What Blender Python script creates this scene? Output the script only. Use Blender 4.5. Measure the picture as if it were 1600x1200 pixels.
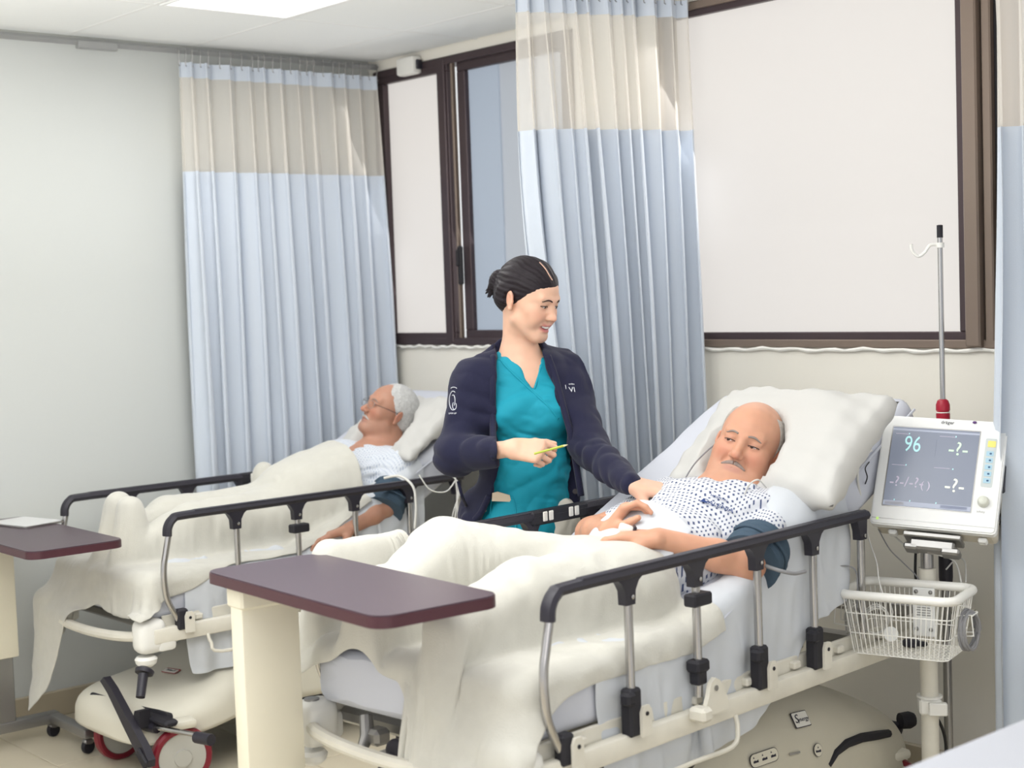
import bpy, bmesh, math, random
import numpy as np
from math import sin, cos, pi, radians, atan2, sqrt, exp
from mathutils import Vector, Matrix
for o in list(bpy.data.objects): bpy.data.objects.remove(o)
SC = bpy.context.scene; COL = SC.collection
# ---------------------------------------------------------------- camera
FPX = 2369.0; YAW, PITCH, ROLL = radians(48.98), radians(3.53), radians(-2.014)
CAM = np.array([5.622, -4.096, 1.60])
_f = np.array([-sin(YAW)*cos(PITCH), cos(YAW)*cos(PITCH), -sin(PITCH)])
_r = np.array([cos(YAW), sin(YAW), 0.0]); _u = np.cross(_r, _f)
CR = _r*cos(ROLL)+_u*sin(ROLL); CU = -_r*sin(ROLL)+_u*cos(ROLL); CF = _f
cd = bpy.data.cameras.new('camera'); cam = bpy.data.objects.new('camera', cd); COL.objects.link(cam)
cd.sensor_width = 36.0; cd.lens = FPX/1600*36.0; cd.clip_start = 0.05; cd.clip_end = 60
cam.matrix_world = Matrix(((CR[0], CU[0], -CF[0], CAM[0]), (CR[1], CU[1], -CF[1], CAM[1]), (CR[2], CU[2], -CF[2], CAM[2]), (0, 0, 0, 1)))
cd.dof.use_dof = True; cd.dof.focus_distance = 4.35; cd.dof.aperture_fstop = 3.2
SC.camera = cam
# ---------------------------------------------------------------- world, lights, exposure
SC.view_settings.view_transform = 'Standard'; SC.view_settings.look = 'None'
SC.view_settings.exposure = 0.10; SC.view_settings.gamma = 1.0; SC.view_settings.use_curve_mapping = False
W = bpy.data.worlds.new('room_daylight'); SC.world = W; W.use_nodes = True
bg = W.node_tree.nodes['Background']; bg.inputs[0].default_value = (0.98, 0.99, 1.0, 1); bg.inputs[1].default_value = .88
def area(name, loc, aim, size, power, col=(1, 1, 1)):
    l = bpy.data.lights.new(name, 'AREA'); l.shape = 'RECTANGLE'; l.size = size[0]; l.size_y = size[1]; l.energy = power; l.color = col
    o = bpy.data.objects.new(name, l); COL.objects.link(o); o.location = loc
    o.rotation_euler = (Vector(aim)-Vector(loc)).to_track_quat('-Z', 'Y').to_euler(); return o
area('ceiling_light_glow', (1.03, -1.22, 2.53), (1.03, -1.22, 0), (0.5, 0.5), 9, (1, .99, .97))
area('ceiling_light_glow', (3.2, -2.3, 2.53), (3.2, -2.3, 0), (1.1, 1.1), 13, (1, .99, .97))
area('window_glow', (2.4, -0.03, 1.95), (2.4, -3, 1.0), (1.0, 1.0), 6, (1, .98, .95))
area('window_glow', (0.6, -0.03, 1.95), (1.0, -3, 1.0), (1.0, 1.0), 3, (1, .98, .95))
area('unseen_fill_left_of_camera', (2.6, -5.2, 2.2), (2.4, -0.8, 0.9), (1.8, 1.8), 8, (1, .985, .96))  # unseen soft fill light from beside the camera
area('added_ceiling_uplight', (2.7, -3.35, 1.7), (2.699, -3.35, 2.75), (2.2, 2.2), 105, (1, .99, .975))  # unseen uplight added to brighten the ceiling and fill the low areas
area('added_fill_right_of_camera', (6.6, -4.4, 1.7), (2.6, -0.3, 0.7), (1.6, 1.6), 13, (1, .97, .93))  # soft fill added out of view to lift the low right wall
# ---------------------------------------------------------------- coordinate helpers
def ray(x, y): return CF+CR*(x-800)/FPX-CU*(y-600)/FPX
def at(x, y, t): return CAM+ray(x, y)*t
def onx(x, y, X): d = ray(x, y); return CAM+d*(X-CAM[0])/d[0]
def ony(x, y, Y): d = ray(x, y); return CAM+d*(Y-CAM[1])/d[1]
def onz(x, y, Z): d = ray(x, y); return CAM+d*(Z-CAM[2])/d[2]
def V3(*a): return np.array(a, float)
def norm(v): v = np.asarray(v, float); return v/np.linalg.norm(v)
# ---------------------------------------------------------------- materials
def lin(h):
    if not isinstance(h, str): return tuple(h)
    c = [int(h[i:i+2], 16)/255 for i in (0, 2, 4)]
    return tuple(((v+.055)/1.055)**2.4 if v > .04045 else v/12.92 for v in c)
MATS = {}
def mat(name, col, rough=.6, metal=0., bump=0., bscale=60., var=0., vscale=6., spec=.4, sheen=0., stretch=None, emit=None, trans=0., alpha=1., vcol=False, weave=0., sss=0.):
    if name in MATS: return MATS[name]
    m = bpy.data.materials.new(name); MATS[name] = m; m.use_nodes = True
    nt = m.node_tree; N = nt.nodes; L = nt.links; b = N['Principled BSDF']
    c = lin(col); b.inputs['Base Color'].default_value = (*c, 1); m.diffuse_color = (*c, 1)
    b.inputs['Roughness'].default_value = rough; b.inputs['Metallic'].default_value = metal
    b.inputs['Specular IOR Level'].default_value = spec
    if sheen: b.inputs['Sheen Weight'].default_value = sheen
    if trans: b.inputs['Transmission Weight'].default_value = trans
    if sss:
        b.inputs['Subsurface Weight'].default_value = sss; b.inputs['Subsurface Radius'].default_value = (1, .35, .2); b.inputs['Subsurface Scale'].default_value = .004
    if emit: b.inputs['Emission Color'].default_value = (*lin(emit[0]), 1); b.inputs['Emission Strength'].default_value = emit[1]
    tc = N.new('ShaderNodeTexCoord'); src = tc.outputs['Object']
    if stretch:
        mp = N.new('ShaderNodeMapping'); mp.inputs['Scale'].default_value = stretch; L.new(src, mp.inputs[0]); src = mp.outputs[0]
    base = None
    if vcol:
        a = N.new('ShaderNodeVertexColor'); a.layer_name = 'Col'; base = a.outputs[0]; L.new(base, b.inputs['Base Color'])
    if var:
        n = N.new('ShaderNodeTexNoise'); n.inputs['Scale'].default_value = vscale; n.inputs['Detail'].default_value = 4; L.new(src, n.inputs['Vector'])
        r = N.new('ShaderNodeMapRange'); r.inputs[1].default_value = .3; r.inputs[2].default_value = .7; r.inputs[3].default_value = 1-var; r.inputs[4].default_value = 1+var*.5; L.new(n.outputs[0], r.inputs[0])
        mx = N.new('ShaderNodeVectorMath'); mx.operation = 'SCALE'
        if base: L.new(base, mx.inputs[0])
        else: mx.inputs[0].default_value = c
        L.new(r.outputs[0], mx.inputs['Scale']); L.new(mx.outputs[0], b.inputs['Base Color'])
    if bump or weave:
        n = N.new('ShaderNodeTexNoise'); n.inputs['Scale'].default_value = bscale; n.inputs['Detail'].default_value = 3; L.new(src, n.inputs['Vector'])
        bp = N.new('ShaderNodeBump'); bp.inputs['Strength'].default_value = max(bump, weave); bp.inputs['Distance'].default_value = .002; L.new(n.outputs[0], bp.inputs['Height'])
        L.new(bp.outputs[0], b.inputs['Normal'])
    if alpha < 1: b.inputs['Alpha'].default_value = alpha
    return m
M = dict(
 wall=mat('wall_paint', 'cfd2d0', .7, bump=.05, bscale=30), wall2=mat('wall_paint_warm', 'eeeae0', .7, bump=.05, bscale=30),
 floor=mat('floor_tile', 'd2c8b2', .28, var=.08, vscale=3), grout=mat('grout', 'a99f8a', .8), base=mat('baseboard_tile', 'b9ae98', .35, var=.08, vscale=4),
 ceil=mat('ceiling_panel', 'f0f2f2', .9, bump=.2, bscale=200), grid=mat('ceiling_grid', 'ecedec', .5), track=mat('track_metal', 'a7a8a8', .35, .5),
 lamp=mat('lamp_diffuser', 'ffffff', .5, emit=('ffffff', 1.3)), frame=mat('bronze_aluminium', '4c4043', .38, .35), frame2=mat('bronze_aluminium_light', '85766b', .4, .35), rubber=mat('black_rubber', '1d1b20', .6),
 pane=mat('frosted_glass_bright', '8c8a88', .5, emit=('f3eee9', .58)), pane2=mat('frosted_glass_bluish_daylight', '767e88', .5, emit=('bcc8d8', .44)), pane3=mat('frosted_glass_greyish_daylight', '80858c', .5, emit=('ccd2da', .40)),  # daylight is put into the pane glow, bluer and greyer on one sash
 curt=mat('blue_curtain_cloth', 'cbd3de', .85, weave=.15, bscale=400, sheen=.2), white_plastic=mat('white_plastic', 'eeede8', .35), cream=mat('cream_enamel', 'eee8d4', .38, var=.03),
 black=mat('black_plastic', '2c2a33', .42), black2=mat('black_rubber_soft', '232229', .6), chrome=mat('brushed_steel', 'b9b7b6', .22, .95), steel=mat('grey_steel', '9b9a99', .35, .8), hood=mat('hood_plastic', 'c9c4b4', .45, bump=.1, bscale=300, var=.04),
 hood2=mat('hood_plastic_light', 'd6d2c4', .45, bump=.1, bscale=300), red=mat('red_wheel', '7c1f2e', .3), wheel=mat('wheel_disc', 'b9b8b1', .4), white_metal=mat('white_enamel', 'dedace', .4, var=.08, vscale=12), label=mat('paper_label', 'e8e6df', .5), ink=mat('ink', '2d2b38', .6),
 sheet=mat('white_sheet', 'ccd0d6', .85, weave=.1, bscale=500, var=.02), mattress=mat('mattress_cover', 'cbced8', .8, weave=.1, bscale=300), blanket=mat('cream_blanket', 'cac8bf', .95, weave=.5, bscale=260, sheen=.4, var=.03, vscale=30),
 pillow=mat('pillow_case', 'c8c7c4', .85, weave=.12, bscale=300), top=mat('table_laminate', '4b3b45', .36, var=.06, vscale=40, stretch=(1, 12, 1)), topedge=mat('table_edge', '4e2d35', .35), cuff=mat('cuff_nylon', '3f5263', .75, weave=.4, bscale=300),
 navy=mat('navy_knit', '1a1b36', .9, weave=.35, bscale=420, sheen=.08), teal=mat('teal_scrub', '0c93aa', .75, weave=.15, bscale=400, var=.04), trouser=mat('cream_trousers', 'd9d4c8', .85, weave=.2, bscale=300),
 skinw=mat('skin_light', 'e0b69c', .48, vcol=True, sss=.25, bump=.08, bscale=500), skinm=mat('skin_ruddy', 'cf9a80', .5, vcol=True, sss=.25, bump=.15, bscale=350),
 hair=mat('dark_hair', '211a20', .48, spec=.25, bump=.5, bscale=90, stretch=(1, 1, 6), var=.3, vscale=40), hairg=mat('grey_hair', 'b3aca6', .6, bump=.6, bscale=220, var=.25, vscale=90), hairw=mat('white_hair', 'c9c9c8', .6, bump=.6, bscale=220, var=.15, vscale=90), brow=mat('brow_hair', '3a2a28', .7), browg=mat('grey_brow', '8f837c', .8),
 eye=mat('eye_white', 'e8e4e0', .15), iris=mat('iris', '35231d', .12), teeth=mat('teeth', 'f1ede6', .2), lip=mat('lip', 'b8606a', .4), mouth=mat('mouth_inside', '55202a', .6),
 cable=mat('white_cable', 'd9d8d4', .5), gcable=mat('grey_cable', '8b8b8e', .5), kcable=mat('black_cable', '1f1e22', .5), casing=mat('monitor_casing', 'ecedec', .4), casing2=mat('monitor_side', 'cfc9bb', .45), mred=mat('red_cap', 'a31c33', .35),
)
# ---------------------------------------------------------------- object helpers
def link(o, parent=None):
    COL.objects.link(o)
    if parent is not None: o.parent = parent
    return o
def tag(o, label=None, cat=None, group=None, kind=None):
    if label: o['label'] = label
    if cat: o['category'] = cat
    if group: o['group'] = group
    if kind: o['kind'] = kind
    return o
def empty(name, loc=(0, 0, 0), rz=0., label=None, cat=None, group=None, parent=None):
    o = bpy.data.objects.new(name, None); o.empty_display_size = .1; link(o, parent); o.location = loc; o.rotation_euler = (0, 0, rz)
    return tag(o, label, cat, group)
def build(name, verts, faces, m, parent=None, smooth=35, off=None):
    """one mesh object; off = world position of the root the vertices should be relative to"""
    v = np.asarray(verts, float)
    if off is not None: v = v-np.asarray(off)
    me = bpy.data.meshes.new(name)
    if isinstance(faces, np.ndarray):
        n = len(faces); k = faces.shape[1]
        me.vertices.add(len(v)); me.vertices.foreach_set('co', v.astype(np.float32).ravel())
        me.loops.add(n*k); me.loops.foreach_set('vertex_index', faces.astype(np.int32).ravel())
        me.polygons.add(n); me.polygons.foreach_set('loop_start', np.arange(0, n*k, k, dtype=np.int32))
        me.update(calc_edges=True)
    else: me.from_pydata([tuple(p) for p in v], [], faces)
    for mm in (m if isinstance(m, (list, tuple)) else [m]): me.materials.append(mm)
    if smooth:
        me.shade_smooth()
        if smooth < 180: me.set_sharp_from_angle(angle=radians(smooth))
    o = bpy.data.objects.new(name, me); link(o, parent); return o
def vcolor(o, cols):
    a = o.data.color_attributes.new('Col', 'FLOAT_COLOR', 'POINT'); c = np.ones((len(cols), 4), np.float32); c[:, :3] = cols; a.data.foreach_set('color', c.ravel())
def frame_from(d, up=(0, 0, 1)):
    d = norm(d); up = np.array(up, float)
    if abs(d@up) > .97: up = np.array((1., 0, 0))
    x = norm(np.cross(up, d)); return x, np.cross(d, x), d
class MB:
    def __init__(s): s.v = []; s.f = []; s.mi = []
    def add(s, v, f, mi=0):
        b = len(s.v); s.v += [tuple(p) for p in v]; s.f += [tuple(i+b for i in q) for q in f]; s.mi += [mi]*len(f); return s
    def box(s, c, size, rz=0., bev=0., R=None, mi=0, seg=1):
        bm = bmesh.new(); bmesh.ops.create_cube(bm, size=1)
        for v in bm.verts: v.co = Vector((v.co.x*size[0], v.co.y*size[1], v.co.z*size[2]))
        if bev: bmesh.ops.bevel(bm, geom=bm.edges[:], offset=min(bev, min(size)*.49), segments=seg, affect='EDGES', profile=.5)
        Mx = R if R is not None else Matrix.Rotation(rz, 3, 'Z')
        vs = [Mx@v.co+Vector(c) for v in bm.verts]; bm.verts.index_update(); fs = [[v.index for v in f.verts] for f in bm.faces]; bm.free(); return s.add(vs, fs, mi)
    def tube(s, pts, r, n=10, closed=False, mi=0, flat=1.):
        pts = [np.array(p, float) for p in pts]; m = len(pts); rr = r if hasattr(r, '__len__') else [r]*m
        x = None; vs = []; fs = []
        for i, p in enumerate(pts):
            a = pts[i-1] if (i > 0 or closed) else p; b = pts[(i+1) % m] if (i < m-1 or closed) else p; d = norm(b-a)
            if x is None: x = frame_from(d)[0]
            x = norm(x-d*(x@d)); y = np.cross(d, x)
            for k in range(n):
                t = 2*pi*k/n; vs.append(p+(x*cos(t)*flat+y*sin(t))*rr[i])
        for i in range(m if closed else m-1):
            j = (i+1) % m
            for k in range(n): fs.append((i*n+k, i*n+(k+1) % n, j*n+(k+1) % n, j*n+k))
        if not closed: fs.append(tuple(range(n-1, -1, -1))); fs.append(tuple(range((m-1)*n, m*n)))
        return s.add(vs, fs, mi)
    def lathe(s, prof, o=(0, 0, 0), axis=(0, 0, 1), n=24, mi=0):
        x, y, d = frame_from(axis); o = np.array(o, float); vs = []; fs = []
        for (r, h) in prof:
            for k in range(n): t = 2*pi*k/n; vs.append(o+d*h+(x*cos(t)+y*sin(t))*r)
        for i in range(len(prof)-1):
            for k in range(n): fs.append((i*n+k, i*n+(k+1) % n, (i+1)*n+(k+1) % n, (i+1)*n+k))
        fs.append(tuple(range(n-1, -1, -1))); fs.append(tuple(range((len(prof)-1)*n, len(prof)*n))); return s.add(vs, fs, mi)
    def prism(s, poly, h0, h1, o=(0, 0, 0), X=(1, 0, 0), Y=(0, 1, 0), mi=0):
        o, X, Y = (np.array(q, float) for q in (o, X, Y)); Z = np.cross(X, Y); n = len(poly)
        vs = [o+X*a+Y*b+Z*h0 for a, b in poly]+[o+X*a+Y*b+Z*h1 for a, b in poly]
        fs = [tuple(range(n-1, -1, -1)), tuple(range(n, 2*n))]+[(i, (i+1) % n, n+(i+1) % n, n+i) for i in range(n)]; return s.add(vs, fs, mi)
    def ell(s, c, r, n=16, m=10, R=None, mi=0):
        vs = []; fs = []
        for i in range(m+1):
            a = pi*i/m
            for k in range(n):
                t = 2*pi*k/n; p = np.array((sin(a)*cos(t)*r[0], sin(a)*sin(t)*r[1], cos(a)*r[2])); vs.append((R@p if R is not None else p)+np.array(c))
        for i in range(m):
            for k in range(n): fs.append((i*n+k, (i+1)*n+k, (i+1)*n+(k+1) % n, i*n+(k+1) % n))
        return s.add(vs, fs, mi)
    def done(s, name, m, parent=None, smooth=35, off=None):
        o = build(name, s.v, s.f, m, parent, smooth, off)
        if isinstance(m, (list, tuple)) and len(m) > 1: o.data.polygons.foreach_set('material_index', s.mi)
        return o
def rrect(w, h, r, n=6, cx=0., cy=0.):
    out = []
    for (sx, sy, a0) in ((1, 1, 0), (-1, 1, 90), (-1, -1, 180), (1, -1, 270)):
        for i in range(n+1):
            a = radians(a0+90*i/n); out.append((cx+sx*(w/2-r)+r*cos(a), cy+sy*(h/2-r)+r*sin(a)))
    return out
def curve_pts(P, n=8, closed=False):
    P = [np.array(p, float) for p in P]; out = []; m = len(P)
    for i in range(m if closed else m-1):
        a, b, c, d = (P[(i-1) % m] if (closed or i > 0) else P[i]), P[i], P[(i+1) % m], (P[(i+2) % m] if (closed or i < m-2) else P[i+1])
        for k in range(n):
            t = k/n; out.append(.5*((2*b)+(-a+c)*t+(2*a-5*b+4*c-d)*t*t+(-a+3*b-3*c+d)*t**3))
    if not closed: out.append(P[-1])
    return out
def text_obj(name, body, size, m, parent, origin, X, Y, depth=.0006, off=None, extr=.0004, align='CENTER', shear=0.):
    cu = bpy.data.curves.new(name, 'FONT'); cu.body = body; cu.size = size; cu.extrude = extr; cu.align_x = align; cu.align_y = 'CENTER'; cu.shear = shear; cu.resolution_u = 3
    t = bpy.data.objects.new('tmp', cu); COL.objects.link(t); dg = bpy.context.evaluated_depsgraph_get(); me = bpy.data.meshes.new_from_object(t.evaluated_get(dg)); bpy.data.objects.remove(t)
    X = norm(X); Y = norm(np.array(Y)-X*(np.array(Y)@X)); Z = np.cross(X, Y); o3 = np.array(origin, float)-(np.array(off) if off is not None else 0)
    me.transform(Matrix(((X[0], Y[0], Z[0], o3[0]), (X[1], Y[1], Z[1], o3[1]), (X[2], Y[2], Z[2], o3[2]), (0, 0, 0, 1)))); me.name = name; me.materials.clear(); me.materials.append(m)
    o = bpy.data.objects.new(name, me); return link(o, parent)
RNG = np.random.default_rng(7); random.seed(7)
# ================================================================ ROOM
def S(name, mb, m, smooth=35):
    o = mb.done(name, m, None, smooth); o['kind'] = 'structure'; return o
H = 2.561
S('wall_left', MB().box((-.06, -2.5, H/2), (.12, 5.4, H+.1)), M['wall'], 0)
w = MB()
ZB, ZT = 1.331, 2.52
w.box((2.5, .08, ZB/2), (5.24, .16, ZB)); w.box((2.5, .08, (ZT+H+.05)/2), (5.24, .16, H+.05-ZT))
w.box((-.02, .08, (ZB+ZT)/2), (.14, .16, ZT-ZB)); w.box((1.52, .08, (ZB+ZT)/2), (.44, .16, ZT-ZB)); w.box((4.56, .08, (ZB+ZT)/2), (1.12, .16, ZT-ZB))
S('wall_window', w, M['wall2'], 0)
fl = S('floor', MB().box((2.6, -2.5, -.03), (5.4, 5.4, .05)), M['grout'], 0)
ts = .61; me0 = None
for i in range(9):
    for j in range(9):
        cx, cy = .30+ts*i, -.33-ts*j
        if cx > 5.2: continue
        if me0 is None:
            o = MB().box((0, 0, 0), (ts-.004, ts-.004, .01), bev=.001).done('floor_tile', M['floor'], fl); me0 = o.data
        else: o = link(bpy.data.objects.new('floor_tile', me0), fl)
        o.location = (cx, cy, -.005)
# ceiling: panels on a grid
ce = S('ceiling', MB().box((2.6, -2.5, H+.035), (5.4, 5.4, .03)), M['ceil'], 0)
ys = [.0-.36, -.89, -1.42, -1.95, -2.48, -3.01]; xs = [.13+.615*k for k in range(0, 8)]
edges_y = [0.0]+ys; edges_x = [0.04]+[.13+.61*k for k in range(1, 9)]
for i in range(len(edges_x)-1):
    for j in range(len(edges_y)-1):
        x0, x1, y1, y0 = edges_x[i], edges_x[i+1], edges_y[j], edges_y[j+1]
        if (i == 1 and j == 2) or (i == 5 and j == 4): continue
        MB().box(((x0+x1)/2, (y0+y1)/2, H+.006), (x1-x0-.016, y1-y0-.016, .012), bev=.003).done('ceiling_panel', M['ceil'], ce)
for x in edges_x[1:-1]: MB().box((x, -1.5, H+.004), (.02, 3.05, .010), bev=.002).done('grid_bar', M['grid'], ce)
for y in ys: MB().box((2.5, y, H+.004), (4.9, .02, .0101), bev=.002).done('grid_bar', M['grid'], ce)
def ceiling_light(x0, x1, y0, y1, label):
    t = empty('ceiling_light', ((x0+x1)/2, (y0+y1)/2, H), 0, label, 'light', 'square ceiling lights')
    a, b = (x1-x0-.02)/2, (y1-y0-.02)/2; f = MB()
    for sx, sy, lx, ly in ((0, b-.008, 2*a, .016), (0, -b+.008, 2*a, .016), (a-.008, 0, .016, 2*b-.032), (-a+.008, 0, .016, 2*b-.032)): f.box((sx, sy, .004), (lx, ly, .018), bev=.002)
    f.done('frame', M['grid'], t); MB().box((0, 0, .008), (2*a-.03, 2*b-.03, .006)).done('diffuser', M['lamp'], t)
ceiling_light(edges_x[1], edges_x[2], edges_y[3], edges_y[2], 'bright square ceiling light panel cut by the top edge of the photo')
# curtain track along the left wall and along the middle bay
def track(pts, label):
    t = empty('curtain_track', pts[0], 0, label, 'curtain track')
    MB().tube(pts, .013, 4).done('rail', M['track'], t, 30, off=pts[0]); return t
tr = track([(.09, -3.2, H-.028), (.09, -.02, H-.028)], 'grey metal curtain track along the ceiling edge of the left wall')
MB().box((0, 3.2-1.32, -.01), (.03, .16, .03), bev=.003).done('splice_plate', M['track'], tr)
track([(1.9, -1.2, H-.014), (1.9, -.03, H-.014)], 'grey ceiling curtain track over the middle curtain')
# baseboards
def skirt(name, pts):
    b = MB()
    for p, q, hh in pts:
        c = (np.array(p)+np.array(q))/2
        if p[0] == q[0]: b.box((c[0], c[1], hh/2), (.016, abs(q[1]-p[1]), hh), bev=.003)
        else: b.box((c[0], c[1], hh/2), (abs(q[0]-p[0]), .016, hh), bev=.003)
    return S(name, b, M['base'])
b = skirt('baseboard_left', [((.008, -5), (.008, -.016), .098)])
for k in range(8): MB().box((.0165, -.25-.6*k, .049), (.004, .594, .094), bev=.001).done('baseboard_tile', M['base'], b)
b = skirt('baseboard_window', [((.0, -.008), (5.1, -.008), .098)])
for k in range(8): MB().box((.33+.6*k, -.0165, .049), (.594, .004, .094), bev=.001).done('baseboard_tile', M['base'], b)
# windows
def sash(mb, x0, x1, z0, z1, w, y, d, mi=0):
    mb.box(((x0+x1)/2, y, z0+w/2), (x1-x0, d, w), bev=.003, mi=mi); mb.box(((x0+x1)/2, y, z1-w/2), (x1-x0, d, w), bev=.003, mi=mi)
    mb.box((x0+w/2, y, (z0+z1)/2), (w, d, z1-z0-2*w), bev=.003, mi=mi); mb.box((x1-w/2, y, (z0+z1)/2), (w, d, z1-z0-2*w), bev=.003, mi=mi)
w1 = MB(); sash(w1, .05, 1.3, ZB, ZT-.005, .03, .03, .09); w1 = S('window_1', w1, M['frame'])
m = MB(); sash(m, .075, .555, ZB+.01, ZT-.02, .042, .005, .03); m.done('sash', M['frame'], w1)
m = MB(); sash(m, .60, 1.27, ZB+.012, ZT-.02, .05, .02, .03); m.done('sash', M['frame'], w1)
m = MB(); m.box((.52, .012, (ZB+ZT)/2), (.05, .06, ZT-ZB-.02), bev=.004); m.done('mullion', M['frame'], w1)
m = MB(); m.box((.583, .0, (ZB+ZT)/2), (.012, .02, ZT-ZB-.06), bev=.002); m.done('weather_strip', M['frame2'], w1)
m = MB(); m.box((.615, -.022, 1.66), (.024, .02, .16), bev=.006); m.box((.615, -.036, 1.69), (.014, .016, .07), bev=.005); m.done('latch', M['rubber'], w1)
MB().box((.31, .022, (ZB+ZT)/2), (.41, .006, ZT-ZB-.08)).done('pane', M['pane'], w1, 0)
MB().box((.735, .03, (ZB+ZT)/2), (.2, .006, ZT-ZB-.08)).done('pane', M['pane2'], w1, 0)
MB().box((1.04, .04, (ZB+ZT)/2), (.42, .006, ZT-ZB-.08)).done('pane', M['pane3'], w1, 0)  # rest of the same sash, its lighter daylight put into the glow colour
w2 = MB(); sash(w2, 1.74, 3.95, ZB, ZT-.005, .026, .03, .09); w2 = S('window_2', w2, M['frame2'])
m = MB(); sash(m, 1.77, 2.955, ZB+.018, ZT-.02, .032, .012, .03); m.done('sash', M['frame'], w2)
m = MB(); m.box((2.985, .0, (ZB+ZT)/2), (.05, .07, ZT-ZB-.01), bev=.005); m.done('mullion', M['frame2'], w2)
m = MB(); m.box((3.03, .01, (ZB+ZT)/2), (.03, .05, ZT-ZB-.03), bev=.004); m.done('mullion', M['frame2'], w2)
m = MB(); m.box((3.056, .02, (ZB+ZT)/2), (.02, .03, ZT-ZB-.05)); m.done('gasket', M['rubber'], w2)
m = MB(); sash(m, 3.068, 3.92, ZB+.03, ZT-.02, .045, .014, .036); m.done('sash', M['frame2'], w2)
m = MB(); m.box((3.1, -.014, 1.72), (.03, .02, .14), bev=.005); m.box((3.1, -.03, 1.74), (.016, .016, .06), bev=.004); m.done('latch', M['frame2'], w2)
MB().box((2.36, .022, (ZB+ZT)/2), (1.15, .006, ZT-ZB-.08)).done('pane', M['pane'], w2, 0)
MB().box((3.5, .03, (ZB+ZT)/2), (.78, .006, ZT-ZB-.08)).done('pane', M['pane'], w2, 0)
# ragged white paint bead under the sills
m = MB()
for (a, c) in ((.06, 1.3), (1.74, 3.95)):
    n = 60; pts = [(a+(c-a)*i/n, -.012, ZB-.006+.003*sin(i*1.7)+.002*sin(i*.6)) for i in range(n+1)]; m.tube(pts, [.006+.0015*sin(i*2.3) for i in range(n+1)], 6)
S('trim_1', m, mat('caulk', 'f2f0ea', .6))
# small white sensor box at the corner, above the window
t = empty('sensor_box', (.33, -.03, 2.505), 0, 'small white box mounted above the left window beside the curtain', 'sensor')
MB().box((0, 0, 0), (.12, .05, .075), bev=.012, seg=2).done('housing', M['white_plastic'], t); MB().box((.066, .004, 0), (.014, .03, .04), bev=.004).done('bracket', M['black'], t)
# ================================================================ CURTAINS
netm = mat('curtain_net', 'f3f0ea', .9)
_n = netm.node_tree; _b = _n.nodes['Principled BSDF']; _t = _n.nodes.new('ShaderNodeBsdfTransparent'); _x = _n.nodes.new('ShaderNodeMixShader'); _o = _n.nodes['Material Output']
_d = _n.nodes.new('ShaderNodeBsdfTranslucent'); _d.inputs[0].default_value = (.85, .8, .74, 1); _y = _n.nodes.new('ShaderNodeMixShader'); _y.inputs[0].default_value = .3
_n.links.new(_b.outputs[0], _y.inputs[1]); _n.links.new(_d.outputs[0], _y.inputs[2]); _x.inputs[0].default_value = .60; _n.links.new(_t.outputs[0], _x.inputs[1]); _n.links.new(_y.outputs[0], _x.inputs[2]); _n.links.new(_x.outputs[0], _o.inputs[0])
def curtain(p0, p1, q0, q1, zt, zn, zb, pleats, amp, seed, label, hdr=.06, group=None, swing=0., fold_dir=None):
    """p0,p1: plan ends at the top; q0,q1: plan ends at the bottom"""
    rg = np.random.default_rng(seed); p0, p1, q0, q1 = (np.array(a, float) for a in (p0, p1, q0, q1))
    t = empty('curtain', (p0[0], p0[1], zb), 0, label, 'curtain', group)
    nper = 18; n = pleats*nper; s = np.linspace(0, 1, n+1)
    w = rg.uniform(.6, 1.4, pleats); c = np.concatenate([[0], np.cumsum(w)]); c /= c[-1]
    k = np.arange(n+1)/nper; ph = k*2*pi; sw = np.interp(k, np.arange(pleats+1), c)
    am = np.interp(k, np.arange(pleats+1), rg.uniform(.55, 1.3, pleats+1)); sk = np.interp(k, np.arange(pleats+1), rg.uniform(-1, 1, pleats+1))
    d = norm(p1-p0); nr = np.array([-d[1], d[0]])
    def row(z):
        f = (zt-z)/(zt-zb); base0 = p0*(1-f)+q0*f; base1 = p1*(1-f)+q1*f; L = np.linalg.norm(base1-base0)
        a = amp*am*(.62+.75*min(1, f*2.2)); wob = .25*np.sin(ph*.5+sk*3+f*2.5)*min(1, f*1.5)
        off = a*(np.sin(ph+.5*sk*f)+wob*1.2+.18*np.sin(2*ph+sk*2)); al = sw+(.36/pleats)*np.sin(2*ph+.6*sk)*(.5+.5*f)+(.25/pleats)*sk*f
        al = np.clip(al, 0, 1)
        P = base0[None]+(base1-base0)[None]*al[:, None]+nr[None]*off[:, None]
        P = P+nr[None]*(swing*np.maximum(0, 1-s*6)*sin(pi*min(1, f*1.6)))[:, None]
        return np.column_stack([P, np.full(n+1, z)])
    def strip(name, z1, z0, rows, m):
        zz = np.linspace(z1, z0, rows+1); v = np.vstack([row(z) for z in zz]); i, j = np.meshgrid(np.arange(rows), np.arange(n), indexing='ij'); a = (i*(n+1)+j).ravel()
        f = np.column_stack([a, a+1, a+n+2, a+n+1]); return build(name, v, f, m, t, 180, off=(p0[0], p0[1], zb))
    strip('header_band', zt, zt-hdr, 2, M['curt']); strip('net_panel', zt-hdr, zn, 8, netm); strip('cloth_panel', zn, zb, 26, M['curt'])
    hm = None
    top = row(zt)
    for q in range(0, n+1, nper//2):
        p = top[q]
        if hm is None:
            o = MB().tube([(0, 0, .055), (.004, 0, .03), (0, 0, .015), (0, 0, -.012), (.006, 0, -.016)], .0022, 5).done('hook', M['chrome'], t); hm = o.data
        else: o = link(bpy.data.objects.new('hook', hm), t)
        o.location = (p[0]-p0[0], p[1]-p0[1], zt-zb)
    return t
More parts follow.
